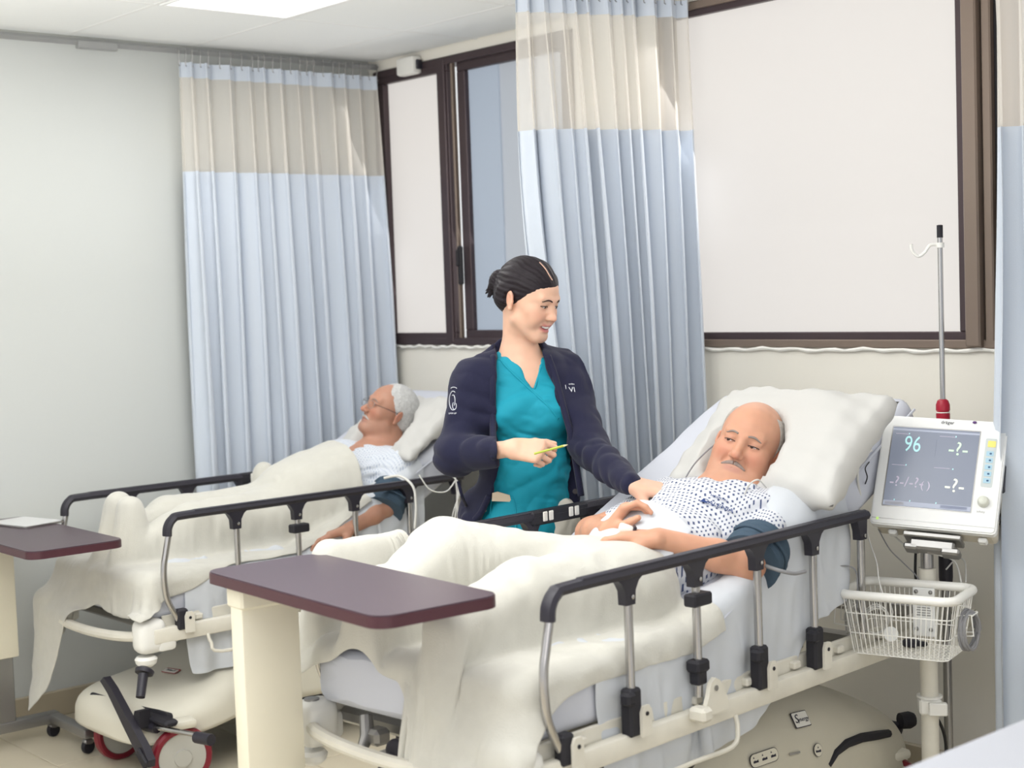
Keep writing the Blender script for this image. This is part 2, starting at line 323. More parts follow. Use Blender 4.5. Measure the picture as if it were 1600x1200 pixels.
# the room above was measured for an eye height of 1.55 m; rescale it to metres
K = 1.6/1.55; seen = set()
for o in list(bpy.data.objects):
    if o.type in ('CAMERA', 'LIGHT'): continue
    if o.type == 'MESH' and o.data.name not in seen: seen.add(o.data.name); o.data.transform(Matrix.Scale(K, 4))
    o.location = Vector(o.location)*K
H *= K
curtain((.113, -1.02), (.135, -.05), (.135, -1.03), (.175, -.02), 2.565, 2.127, .33, 12, .036, 3, 'pale blue curtain with net top gathered in the corner by the left wall')
curtain((1.76, -.66), (1.975, -.04), (1.93, -.64), (1.985, -.03), 2.596, 2.142, .31, 11, .038, 11, 'blue grey curtain with net top hanging behind the nurse', swing=.10)
curtain((3.405, -.435), (3.60, -.10), (3.395, -.42), (3.60, -.10), 2.58, 1.99, .3, 5, .035, 5, 'blurred blue curtain at the right edge of the photo', swing=-.03)
track([(3.38, -.62, 2.632), (3.62, -.08, 2.632)], 'short grey ceiling curtain track over the curtain at the right edge')
# ================================================================ IMPLICIT SURFACES (smooth unions of simple solids, meshed with surface nets)
f32 = np.float32
class Cap:      # rounded cone between two joints
    def __init__(s, a, b, ra, rb=None, k=.012, op='u'): s.a = np.asarray(a, f32); s.b = np.asarray(b, f32); s.ra = ra; s.rb = ra if rb is None else rb; s.k = k; s.op = op
    def d(s, P):
        ab = s.b-s.a; t = np.clip(((P-s.a)@ab)/max(float(ab@ab), 1e-9), 0, 1); q = P-s.a-t[:, None]*ab
        return np.sqrt((q*q).sum(1))-(s.ra+(s.rb-s.ra)*t)
class Ell:      # ellipsoid with rotation (columns of R are its axes)
    def __init__(s, c, r, R=None, k=.012, op='u'): s.c = np.asarray(c, f32); s.r = np.asarray(r, f32); s.R = None if R is None else np.asarray(R, f32); s.k = k; s.op = op
    def d(s, P):
        q = P-s.c
        if s.R is not None: q = q@s.R
        k0 = np.sqrt(((q/s.r)**2).sum(1)); k1 = np.sqrt(((q/(s.r*s.r))**2).sum(1))+1e-6
        return k0*(k0-1)/k1
class Box:
    def __init__(s, c, h, r=.01, R=None, k=.01, op='u'): s.c = np.asarray(c, f32); s.h = np.asarray(h, f32); s.rr = r; s.R = None if R is None else np.asarray(R, f32); s.k = k; s.op = op
    def d(s, P):
        q = P-s.c
        if s.R is not None: q = q@s.R
        q = np.abs(q)-(s.h-s.rr); return np.sqrt((np.maximum(q, 0)**2).sum(1))+np.minimum(q.max(1), 0)-s.rr
class Fn:
    def __init__(s, f, k=.004, op='s'): s.f = f; s.k = k; s.op = op
    def d(s, P): return s.f(P)
def poly_sd(u, w, poly):   # signed distance to a polygon in a plane
    poly = np.asarray(poly, float); n = len(poly); d = np.full(u.shape, 1e9); sgn = np.ones(u.shape)
    for i in range(n):
        a, b = poly[i], poly[(i+1) % n]; e = b-a; wx, wy = u-a[0], w-a[1]; t = np.clip((wx*e[0]+wy*e[1])/(e@e), 0, 1)
        d = np.minimum(d, (wx-e[0]*t)**2+(wy-e[1]*t)**2); c1 = w >= a[1]; c2 = w < b[1]; c3 = e[0]*wy > e[1]*wx
        flip = (c1 & c2 & c3) | (~c1 & ~c2 & ~c3); sgn = np.where(flip, -sgn, sgn)
    return sgn*np.sqrt(d)
def comb(d, di, p):
    k = p.k
    if p.op == 'u':
        h = np.maximum(k-np.abs(d-di), 0)/k; return np.minimum(d, di)-h*h*k*.25
    if p.op == 's':
        h = np.maximum(k-np.abs(d+di), 0)/k; return np.maximum(d, -di)+h*h*k*.25
    if p.op == 'i':
        h = np.maximum(k-np.abs(d-di), 0)/k; return np.maximum(d, di)+h*h*k*.25
    return d+di
def field(prims, P):
    d = np.full(len(P), 1.0, f32)
    for p in prims: d = comb(d, p.d(P), p)
    return d
def mesh_sdf(prims, xs, ys, zs, nb=14):
    nx, ny, nz = len(xs), len(ys), len(zs); V = np.empty((nx, ny, nz), f32)
    xs, ys, zs = (np.asarray(a, f32) for a in (xs, ys, zs))
    bx, by, bz = (list(range(0, n, nb)) for n in (nx, ny, nz)); B = [(i, j, k) for i in bx for j in by for k in bz]
    def rng(a, i): e = min(i+nb, len(a)); return a[i], a[e-1]
    lo = np.array([(rng(xs, i)[0], rng(ys, j)[0], rng(zs, k)[0]) for i, j, k in B], f32); hi = np.array([(rng(xs, i)[1], rng(ys, j)[1], rng(zs, k)[1]) for i, j, k in B], f32)
    C = (lo+hi)/2; hd = np.sqrt(((hi-lo)**2).sum(1))/2+.004
    DI = [p.d(C) for p in prims]; D = np.full(len(C), 1.0, f32)
    for p, di in zip(prims, DI): D = comb(D, di, p)
    for bi, (i, j, k) in enumerate(B):
        e = (min(i+nb, nx), min(j+nb, ny), min(k+nb, nz)); h = hd[bi]
        if abs(D[bi]) > h*1.7+.03: V[i:e[0], j:e[1], k:e[2]] = D[bi]; continue
        X, Y, Z = np.meshgrid(xs[i:e[0]], ys[j:e[1]], zs[k:e[2]], indexing='ij'); P = np.stack([X.ravel(), Y.ravel(), Z.ravel()], 1)
        use = [p for p, di in zip(prims, DI) if p.op not in 'us' or (p.op == 'u' and di[bi] < max(D[bi], 0)*1.0+2.6*h+p.k*2+.01) or (p.op == 's' and di[bi] < 2.2*h+p.k+.01)]
        V[i:e[0], j:e[1], k:e[2]] = field(use, P).reshape(X.shape)
    s = V < 0; n8 = np.zeros((nx-1, ny-1, nz-1), np.uint8)
    for a in (0, 1):
        for b in (0, 1):
            for c in (0, 1): n8 += s[a:nx-1+a, b:ny-1+b, c:nz-1+c]
    act = (n8 > 0) & (n8 < 8); I, J, Kk = np.nonzero(act); idm = np.full(act.shape, -1, np.int32); idm[I, J, Kk] = np.arange(len(I))
    cv = {}; 
    for a in (0, 1):
        for b in (0, 1):
            for c in (0, 1): cv[a, b, c] = V[I+a, J+b, Kk+c]
    acc = np.zeros((len(I), 3), f32); cnt = np.zeros(len(I), f32)
    for ax in range(3):
        for u in (0, 1):
            for w in (0, 1):
                p0 = [u, w]; p0.insert(ax, 0); p1 = [u, w]; p1.insert(ax, 1); v0, v1 = cv[tuple(p0)], cv[tuple(p1)]; m = (v0 < 0) != (v1 < 0)
                t = np.where(m, v0/np.where(np.abs(v0-v1) < 1e-9, 1, v0-v1), 0); q = np.tile(np.array(p0, f32), (len(I), 1)); q[:, ax] += t; acc += q*m[:, None]; cnt += m
    acc /= np.maximum(cnt, 1)[:, None]
    G = [xs, ys, zs]; IJ = [I, J, Kk]; v = np.stack([G[a][IJ[a]]+(G[a][IJ[a]+1]-G[a][IJ[a]])*acc[:, a] for a in range(3)], 1)
    Q = []
    for ax in range(3):
        sl0 = [slice(1, -1)]*3; sl1 = [slice(1, -1)]*3; sl0[ax] = slice(0, -1); sl1[ax] = slice(1, None)
        s0, s1 = s[tuple(sl0)], s[tuple(sl1)]
        for flip in (0, 1):
            m = (s0 & ~s1) if not flip else (~s0 & s1); E = list(np.nonzero(m)); 
            for a in range(3):
                if a != ax: E[a] = E[a]+1
            b, c = [a for a in range(3) if a != ax]
            def cell(db, dc): q = [E[0], E[1], E[2]]; q[b] = E[b]+db; q[c] = E[c]+dc; return idm[q[0], q[1], q[2]]
            q = np.stack([cell(-1, -1), cell(0, -1), cell(0, 0), cell(-1, 0)], 1)
            if flip ^ (ax == 1): q = q[:, ::-1]
            Q.append(q)
    Q = np.concatenate(Q); Q = Q[(Q >= 0).all(1)]; return v, Q
def relax(v, q, it=1, w=.5):
    for _ in range(it):
        s = np.zeros_like(v); c = np.zeros(len(v), f32)
        for a in range(4): b = (a+1) % 4; np.add.at(s, q[:, a], v[q[:, b]]); np.add.at(s, q[:, b], v[q[:, a]]); np.add.at(c, q[:, a], 1); np.add.at(c, q[:, b], 1)
        v = v*(1-w)+w*s/c[:, None]
    return v
def axis_grid(segs):  # [(start, end, step), ...] -> increasing samples
    out = []
    for a, b, h in segs: n = max(1, int(round((b-a)/h))); out += list(np.linspace(a, b, n, endpoint=False))
    out.append(segs[-1][1]); return np.array(out, f32)
def vnoise(P, sc, seed=0):   # smooth value noise
    P = np.asarray(P, float)*sc+seed*13.37; i = np.floor(P).astype(int); f = P-i; f = f*f*(3-2*f); r = 0
    for a in (0, 1):
        for b in (0, 1):
            for c in (0, 1):
                h = np.sin((i[:, 0]+a)*127.1+(i[:, 1]+b)*311.7+(i[:, 2]+c)*74.7+seed)*43758.5453; h -= np.floor(h)
                r = r+h*(f[:, 0] if a else 1-f[:, 0])*(f[:, 1] if b else 1-f[:, 1])*(f[:, 2] if c else 1-f[:, 2])
    return r
# ================================================================ CLOTH (position based, draped over implicit colliders)
def drape(X0, coll, full=(1., 1.), zst=None, steps=200, iters=9, dt=.016, fric=.6, thick=.007, pins=None, floor=.02, bend=.2, seed=1, jitter=.004, diag=.35):
    X = X0.copy(); nu, nv = X.shape[:2]
    rg = np.random.default_rng(seed); Vv = np.zeros_like(X); cons = []
    if zst is not None: X[..., 2] = zst
    X += rg.normal(0, jitter, X.shape)
    def add(sa, sb, f, w):
        L = np.linalg.norm(X0[sb]-X0[sa], axis=-1)*f; cons.append((sa, sb, L, w))
    al = slice(None)
    for off in (0, 1):
        k = (nu-off)//2; add((slice(off, off+2*k-1, 2), al), (slice(off+1, off+2*k, 2), al), full[0], 1.)
        k = (nv-off)//2; add((al, slice(off, off+2*k-1, 2)), (al, slice(off+1, off+2*k, 2)), full[1], 1.)
    fd = (full[0]+full[1])/2
    for oi in (0, 1):
        k = (nu-oi)//2; ia, ib = slice(oi, oi+2*k-1, 2), slice(oi+1, oi+2*k, 2)
        for oj in (0, 1):
            q = (nv-oj)//2; ja, jb = slice(oj, oj+2*q-1, 2), slice(oj+1, oj+2*q, 2)
            add((ia, ja), (ib, jb), fd, diag); add((ia, jb), (ib, ja), fd, diag)
    for oi in range(4):
        a = np.arange(oi, nu-2, 4)
        if len(a): add((a, al), (a+2, al), full[0], -bend)
        a = np.arange(oi, nv-2, 4)
        if len(a): add((al, a), (al, a+2), full[1], -bend)
    if pins is not None: pm_ = pins(nu, nv); XP = X[pm_].copy()
    e = .004; E3 = np.eye(3)*e
    for st in range(steps):
        Vv[..., 2] -= 9.8*dt; Vv *= .98; Xp = X.copy(); X = X+Vv*dt
        for it in range(iters):
            for sa, sb, L, w in cons:
                a, b = X[sa], X[sb]; d = b-a; l = np.sqrt((d*d).sum(-1))+1e-9; dl = l-L
                if w < 0: dl = np.minimum(dl, 0); w = -w
                c = d*(dl/l*.5*w)[..., None]; X[sa] = a+c; X[sb] = b-c
            if pins is not None: X[pm_] = XP
            if it % 5 == 4 or it == iters-1:
                P = X.reshape(-1, 3); dd = coll(P)-thick; m = dd < 0
                if m.any():
                    Q = P[m]; g = np.stack([coll(Q+E3[i])-coll(Q-E3[i]) for i in range(3)], 1); g /= (np.linalg.norm(g, axis=1, keepdims=True)+1e-9)
                    mv = -g*dd[m][:, None]; Q2 = Q+mv; tn = Q2-Xp.reshape(-1, 3)[m]; tn = tn-g*(tn*g).sum(1, keepdims=True); P[m] = Q2-tn*fric
                P[:, 2] = np.maximum(P[:, 2], floor); X = P.reshape(X.shape)
        Vv = (X-Xp)/dt; sp = np.linalg.norm(Vv, axis=-1, keepdims=True); Vv *= np.minimum(1, 2.5/(sp+1e-9))
    return X
def grid_sheet(nu, nv, fx, fy, fz):
    U, Vg = np.meshgrid(np.linspace(0, 1, nu), np.linspace(0, 1, nv), indexing='ij'); return np.stack([fx(U, Vg), fy(U, Vg), fz(U, Vg)], -1)
def cloth_obj(name, X, m, B, label=None, cat=None, parent=None, sub=1, thick=.004, group=None):
    nu, nv = X.shape[:2]; i, j = np.meshgrid(np.arange(nu-1), np.arange(nv-1), indexing='ij'); a = (i*nv+j).ravel(); f = np.column_stack([a, a+nv, a+nv+1, a+1])
    P = X.reshape(-1, 3); W_ = B.o[None]+P[:, :1]*B.ex+P[:, 1:2]*B.ey+np.array([0, 0, 1.])*P[:, 2:3] if B is not None else P
    c = W_.mean(0); o = build(name, W_, f, m, parent, 180, off=c if parent is None else None)
    if parent is None: o.location = tuple(c)
    md = o.modifiers.new('thickness', 'SOLIDIFY'); md.thickness = thick; md.offset = 1
    md = o.modifiers.new('smooth', 'SUBSURF'); md.levels = md.render_levels = sub
    return tag(o, label, cat, group)
# ================================================================ BEDS (local frame: x across, y towards the head, z up; D = top of the side rail)
class Bed:
    def __init__(s, o, deg, D):
        s.o = np.array([o[0], o[1], 0.]); a = radians(deg); s.a = a; s.D = D; s.ex = np.array([cos(a), sin(a), 0]); s.ey = np.array([-sin(a), cos(a), 0])
    def W(s, x, y, z): return s.o+s.ex*x+s.ey*y+np.array([0, 0, z])
    def L(s, p): d = np.asarray(p)-s.o; return np.array([d@s.ex, d@s.ey, d[2]])
NB = Bed((2.871, -1.980), 4.7, .97); FB = Bed((.697, -1.681), .5, .90)
HX = .385
def back_pt(ang, s, hinge=.66): return hinge+s*cos(ang), s*sin(ang)
def make_bed(B, label, back_deg, near=True):
    D = B.D; t = empty('hospital_bed', tuple(B.o), B.a, label, 'bed', 'wheeled hospital beds with side rails')
    zf = D-.405   # frame beam
    # frame beams, deck and crossbars
    for sx in (-1, 1):
        m = MB(); m.box((sx*.375, .90, zf), (.034, 1.96, .052), bev=.008, seg=2); m.box((sx*.352, .92, zf+.035), (.012, 1.9, .05), bev=.003)
        for k in range(9): m.box((sx*.36, .1+.21*k, zf+.04), (.03, .03, .02), bev=.004)
        m.done('side_beam', M['white_metal'], t)
    m = MB(); m.box((0, 1.86, zf), (.74, .05, .05), bev=.01); m.box((0, .02, zf), (.7, .04, .04), bev=.01)
    for yy in (.45, 1.0, 1.45): m.box((0, yy, zf-.01), (.7, .05, .03))
    m.box((0, .5, zf+.062), (.64, 1.1, .012), bev=.003); m.done('deck_frame', M['steel'], t)
    # back rest deck
    a = radians(back_deg); hy, hz = .62, zf+.07; R = Matrix.Rotation(a, 3, 'X'); c = Vector((0, hy, hz))+R@Vector((0, .56, 0))
    m = MB(); m.box(c, (.62, 1.1, .016), R=R, bev=.004); m.done('back_deck', M['steel'], t)
    # foot bar with corner bumpers
    m = MB(); m.tube(curve_pts([(-.35, -.02, zf+.01), (-.33, -.10, zf+.0), (-.2, -.135, zf-.01), (0, -.145, zf-.015), (.2, -.135, zf-.01), (.33, -.10, zf), (.35, -.02, zf+.01)], 6), .017, 10); m.done('foot_bar', M['white_metal'], t)
    for sx in (-1, 1):
        m = MB(); m.lathe([(.022, -.10), (.034, -.09), (.038, -.075), (.030, -.066)], (sx*.345, -.09, zf), n=18)
        m.box((sx*.345, -.075, zf+.0), (.085, .10, .115), bev=.028, seg=3); m.box((sx*.36, -.03, zf-.02), (.06, .07, .07), bev=.015, seg=2); b = m.done('corner_bumper', M['white_plastic'], t)
        MB().lathe([(.019, 0), (.019, .004)], (sx*.345, -.085, zf+.0565), n=16).done('socket_hole', M['steel'], b)
    # side rails
    def side_rail(sx):
        r = empty('side_rail', (sx*HX, 0, 0), 0, parent=t)
        def bar(name, mb, mt): return mb.done(name, mt, r)
        m = MB(); path = curve_pts([(0, -.012, D-.075), (0, -.008, D-.045), (0, .012, D-.02), (0, .05, D-.013), (0, .3, D-.013), (0, .62, D-.013), (0, .95, D-.013), (0, 1.262, D-.013)], 6)
        m.tube(path, .0195, 8, flat=.75)
        m.box((sx*.002, .67, D-.001), (.024, 1.16, .006), bev=.002)
        top = bar('top_bar', m, M['black'])
        for yy in (.25, .5, .75, 1.0, 1.235):
            pr = [(-.045, 0), (-.030, -.010), (-.018, -.030), (-.016, -.062), (.016, -.062), (.018, -.030), (.030, -.010), (.045, 0)] if yy < 1.2 else [(-.03, 0), (-.018, -.030), (-.016, -.055), (.016, -.055), (.02, 0)]
            m = MB(); m.prism(pr, -.012, .012, (0, yy, D-.022), (0, 1, 0), (0, 0, 1)); bk = m.done('bracket', M['black'], r)
            MB().lathe([(.0055, 0), (.0055, .004), (.003, .005)], (sx*.012, yy+.004, D-.066), (sx, 0, 0), n=10).done('rivet', M['chrome'], bk)
            MB().lathe([(.0105, 0), (.0105, D-.055-(zf+.055))], (0, yy+.004, zf+.055), n=12).done('post', M['chrome'], r)
            if yy in (.25, .75, 1.0):
                m = MB(); m.box((0, yy+.004, zf+.075), (.034, .042, .11), bev=.006); m.box((sx*.01, yy-.018, zf+.11), (.03, .03, .03), bev=.006); m.done('hinge_block', M['black2'], r)
                m = MB(); m.prism([(-.017, -.04), (.017, -.04), (.017, .015), (.010, .03), (-.010, .03), (-.017, .015)], 0, .008, (sx*.018, yy+.028, zf+.058), (0, sx*1, 0), (0, 0, 1)); hp = m.done('hinge_plate', M['white_metal'], r)
                MB().lathe([(.005, 0), (.005, .002)], (sx*.0262, yy+.028, zf+.07), (sx, 0, 0), n=10).done('hinge_pin', M['black2'], hp)
            if yy == .5:
                m = MB(); m.box((sx*.004, yy+.006, D-.115), (.036, .07, .03), bev=.004); m.done('collar', M['black2'], r)
                m = MB(); m.box((0, yy+.004, zf+.13), (.04, .05, .03), bev=.006); m.box((0, yy+.004, zf+.11), (.03, .035, .05), bev=.004); m.done('latch', M['black2'], r)
                m = MB(); m.prism([(-.05, -.04), (.05, -.04), (.045, -.01), (.018, .035), (.0, .045), (-.018, .035), (-.03, .0)], 0, .012, (sx*.02, yy+.03, zf+.055), (0, sx*1, 0), (0, 0, 1)); m.box((sx*.03, yy-.03, zf+.025), (.05, .04, .035), bev=.008); lp = m.done('latch_plate', M['white_metal'], r)
                MB().lathe([(.007, 0), (.007, .002)], (sx*.0325, yy+.03, zf+.075), (sx, 0, 0), n=10).done('hinge_pin', M['steel'], lp)
        m = MB(); m.tube(curve_pts([(0, -.004, D-.06), (0, -.02, D-.13), (0, -.030, D-.18), (0, -.03, D-.24), (0, -.018, D-.30), (0, .024, D-.375)], 6), .0105, 12); m.done('foot_post', M['chrome'], r)
        m = MB(); m.box((0, .026, zf+.045), (.032, .04, .07), bev=.006); m.done('hinge_block', M['black2'], r)
        m = MB(); m.prism([(-.017, -.04), (.017, -.04), (.017, .015), (.010, .03), (-.010, .03), (-.017, .015)], 0, .008, (sx*.018, .045, zf+.04), (0, sx*1, 0), (0, 0, 1)); hp = m.done('hinge_plate', M['white_metal'], r)
        MB().lathe([(.005, 0), (.005, .002)], (sx*.0262, .045, zf+.05), (sx, 0, 0), n=10).done('hinge_pin', M['black2'], hp)
        if sx < 0:   # push buttons on the inner face of the far rail
            m = MB(); m.box((.004, .86, D-.018), (.03, .24, .042), bev=.006); pad = m.done('button_panel', M['black2'], r)
            for yy in (.79, .815, .90, .925): MB().box((.0205, yy, D-.015), (.005, .019, .028), bev=.003).done('button', M['label'], r)
        return r
    side_rail(1); side_rail(-1)
    bdx = .0 if near else .13
    # hood over the wheel base, lofted
    def sec(y, w, zt, zb, n=16, p=3.4):
        out = []
        for i in range(n+1):
            a = pi*i/n; cx, sy = cos(a), sin(a); out.append((bdx+w*math.copysign(abs(cx)**(2/p), cx), y, zb+(zt-zb)*abs(sy)**(2/p)))
        return out
    secs = [(-.16, .12, .20, .14), (-.14, .26, .245, .14), (-.06, .30, .27, .15), (.06, .31, .285, .16), (.16, .29, .31, .17), (.26, .26, .37, .18), (.40, .25, .44, .18), (.60, .27, .48, .18), (.85, .29, .50, .16), (1.05, .315, .505, .12), (1.2, .33, .485, .10), (1.36, .335, .435, .10), (1.52, .33, .365, .10), (1.63, .30, .31, .12), (1.68, .20, .26, .13)]
    dz = 0.0; n = 16; vs = []; fs = []
    for s_ in secs: vs += sec(*s_)
    for i in range(len(secs)-1):
        for k in range(n): fs.append((i*(n+1)+k, i*(n+1)+k+1, (i+1)*(n+1)+k+1, (i+1)*(n+1)+k))
    fs += [tuple(range(n, -1, -1)), tuple(range((len(secs)-1)*(n+1), len(secs)*(n+1)))]
    o = build('base_hood', vs, fs, M['hood2' if not near else 'hood'], t, 60)
    sb = o.modifiers.new('sub', 'SUBSURF'); sb.levels = sb.render_levels = 2; md = o.modifiers.new('s', 'SOLIDIFY'); md.thickness = .008
    # base frame, lift columns
    m = MB(); m.box((bdx, .75, .165), (.36, 1.55, .05), bev=.01)
    for yy in (.02, 1.5): m.box((bdx, yy, .21), (.5, .07, .05), bev=.015)
    m.done('base_frame', M['black2'], t)
    for yy in (.35, 1.15):
        m = MB(); m.lathe([(.055, 0), (.055, (zf-.2)*.5), (.045, (zf-.2)*.5+.004), (.045, zf-.2)], (0, yy, .2), n=20); m.done('lift_column', M['steel'], t)
    # wheels with discs
    for (wx, wy, ang) in ((-.12, -.03, 8), (.33, -.04, -12), (-.3, 1.5, 10), (.3, 1.52, -15)):
        a2 = radians(ang); ax = Vector((cos(a2), sin(a2), 0)); w = empty('caster', (wx+bdx, wy, .1), 0, parent=t)
        MB().lathe([(.083, -.018), (.096, -.019), (.102, -.011), (.102, .011), (.096, .019), (.083, .018), (.080, .012), (.080, -.012)], (0, 0, 0), ax, n=36).done('tyre', M['red'], w)
        MB().lathe([(.0, -.013), (.08, -.013), (.083, -.008), (.083, .008), (.08, .013), (.03, .016), (.028, .024), (0, .024)], (0, 0, 0), ax, n=36).done('disc', M['wheel'], w)
        m = MB(); m.box(Vector((0, 0, .112)), (.07, .10, .03), rz=a2, bev=.012, seg=2); p_ = ax*.03; m.box(Vector((-p_.x, -p_.y, .055)), (.012, .05, .12), rz=a2, bev=.006); m.done('fork', M['hood2'], w)
    # brake / steer pedal and hex linkage at the foot end
    x0 = bdx-.13
    A, Bq = np.array([x0+.205, -.165, .335]), np.array([x0+.50, -.175, .115]); dX = norm(Bq-A); L_ = np.linalg.norm(Bq-A)
    m = MB(); m.prism([(-.01, -.012), (.05, -.022), (L_*.5, -.026), (L_-.05, -.03), (L_, -.022), (L_+.01, .0), (L_-.01, .026), (L_*.5, .020), (.04, .012), (-.02, .018)], -.013, .013, A, dX, norm(np.cross((0, 1, 0), dX))); pd = m.done('brake_pedal', M['black'], t)
    MB().box(A+dX*(L_-.03)+V3(0, -.016, 0), (.07, .012, .035), R=Matrix.Rotation(.64, 3, 'Y'), bev=.005).done('tread', M['black2'], pd)
    MB().prism([(0, 0), (.05, -.01), (.055, .05), (.02, .045)], -.02, .02, (x0+.36, -.14, .22), (1, 0, 0), (0, 0, 1)).done('pedal_bracket', M['black2'], pd)
    m = MB(); m.tube([(x0+.36, -.12, .205), (x0+.68, -.06, .215)], .009, 8); m.done('link_rod', M['chrome'], t)
    for xx in (.36, .62): MB().tube([(x0+xx, -.12+(xx-.36)*.19, .205), (x0+xx+.07, -.107+(xx-.36)*.19, .207)], .019, 12).done('rod_sleeve', M['black'], t)
    m = MB(); m.tube([(x0+.455, -.16, .40), (x0+.485, -.19, .335)], [.017, .015], 12); m.lathe([(.03, 0), (.032, .012), (.02, .02)], (x0+.45, -.155, .40), (-.3, .5, .8), n=16); m.done('pump_handle', M['black'], t)
    m = MB(); m.prism(rrect(.46, .035, .015), -.012, .012, (bdx+.1, -.10, .235), (1, .1, 0), (0, .3, 1)); m.box((bdx+.26, -.10, .235), (.26, .05, .022), bev=.008); m.done('bumper_strip', M['black2'], t)
    m = MB(); m.box((0, 1.665, .24), (.5, .05, .045), bev=.018, seg=2); m.lathe([(.024, 0), (.026, .03), (.02, .045)], (.25, 1.66, .27), (.5, .8, 0), n=14); m.done('bumper_strip', M['black2'], t)
    # storage / handle wire under the frame on the camera side
    m = MB(); m.tube(curve_pts([(.39, .12, zf-.02), (.40, .125, zf-.05), (.41, .16, zf-.085), (.41, .45, zf-.085), (.41, .60, zf-.085), (.40, .635, zf-.05), (.39, .64, zf-.02)], 4), .006, 8); m.done('pedal_wire', M['white_metal'], t)
    return t
near_bed = make_bed(NB, 'hospital bed with black and chrome side rails carrying the bald patient nearest the monitor', 25)
far_bed = make_bed(FB, 'hospital bed against the left wall carrying the sleeping grey haired patient', 30, False)
# --- things only the photograph shows on each bed base
def plate(name, B, bed, x, y, z, w, h, X, Y, m, th=.002):
    mb = MB(); mb.prism(rrect(w, h, min(w, h)*.12, 3), 0, th, (x, y, z), X, Y); return mb.done(name, m, bed, 30)
# ================================================================ MATTRESSES, PILLOWS, BLANKETS
HINGE = .60
def hinge_xz(B, ang, s): return HINGE+s*cos(ang), s*sin(ang)
def make_mattress(B, back_deg, label, zt, L=1.15, foot=-.09, th=.15, hw=.345):
    a = radians(back_deg); ys = []
    prof = []   # (y, z, ny, nz) along the top
    for y in np.linspace(foot, HINGE-.06, 18): prof.append((y, zt, 0, 1))
    for k in range(1, 7): t = a*k/7; prof.append((HINGE-.06+.13*sin(t)/1., zt+.13*(1-cos(t)), -sin(t), cos(t)))
    y0, z0 = prof[-1][0], prof[-1][1]; ns = 28
    for k in range(1, ns+1): s = L*k/ns; prof.append((y0+s*cos(a), z0+s*sin(a), -sin(a), cos(a)))
    # ring section
    sec = []
    for (u, w) in rrect(2*hw, th, .035, 5): sec.append((u, w-th/2))
    vs = []; fs = []; m = len(sec); n = len(prof)
    for i, (y, z, ny, nz) in enumerate(prof):
        e = min(i, n-1-i); sq = 1-.0*e
        if e == 0: sq = .93
        for (u, w) in sec:
            bul = 1+.012*sin(y*23+w*30)+.006*sin(y*51)
            ww = w*(.86 if e == 0 else 1)-(.008 if e == 0 else 0)
            vs.append((u*sq*bul, y+ny*ww, z+nz*ww))
    for i in range(n-1):
        for k in range(m): fs.append((i*m+k, i*m+(k+1) % m, (i+1)*m+(k+1) % m, (i+1)*m+k))
    fs += [tuple(range(m-1, -1, -1)), tuple(range((n-1)*m, n*m))]
    W_ = [B.W(*v) for v in vs]; t = empty('mattress', tuple(B.W(0, .9, zt-th)), 0, label, 'mattress')
    o = build('mattress_body', W_, fs, M['mattress'], t, 60, off=B.W(0, .9, zt-th)); md = o.modifiers.new('sub', 'SUBSURF'); md.levels = md.render_levels = 1
    m2 = MB()
    for s in (-1, 1): m2.tube([B.W(s*(hw+.003), y+ny*(-.03), z+nz*(-.03)) for (y, z, ny, nz) in prof[1:-1]], .004, 6)
    m2.done('seam_piping', M['mattress'], t, off=B.W(0, .9, zt-th)); return (y0, z0, a)
ZN, ZF = NB.D-.205, FB.D-.215     # mattress tops
NH = make_mattress(NB, 25, 'thick white sheeted mattress of the near bed with its back raised', ZN)
FH = make_mattress(FB, 28, 'white sheeted mattress of the bed by the left wall with its back raised', ZF, L=1.08)
def matt_prims(B, H, zt, hw=.345):
    y0, z0, a = H; R = np.array([[1, 0, 0], [0, cos(a), -sin(a)], [0, sin(a), cos(a)]]); c = np.array([0, y0, z0])+R@np.array([0, .575, -.058])
    return [Box((0, .26, zt-.058), (hw, .335, .058), .03), Box(c, (hw, .595, .058), .03, R, k=.05)]
def back(H, x, s, h): y0, z0, a = H; return np.array((x, y0+s*cos(a)-h*sin(a), z0+s*sin(a)+h*cos(a)))
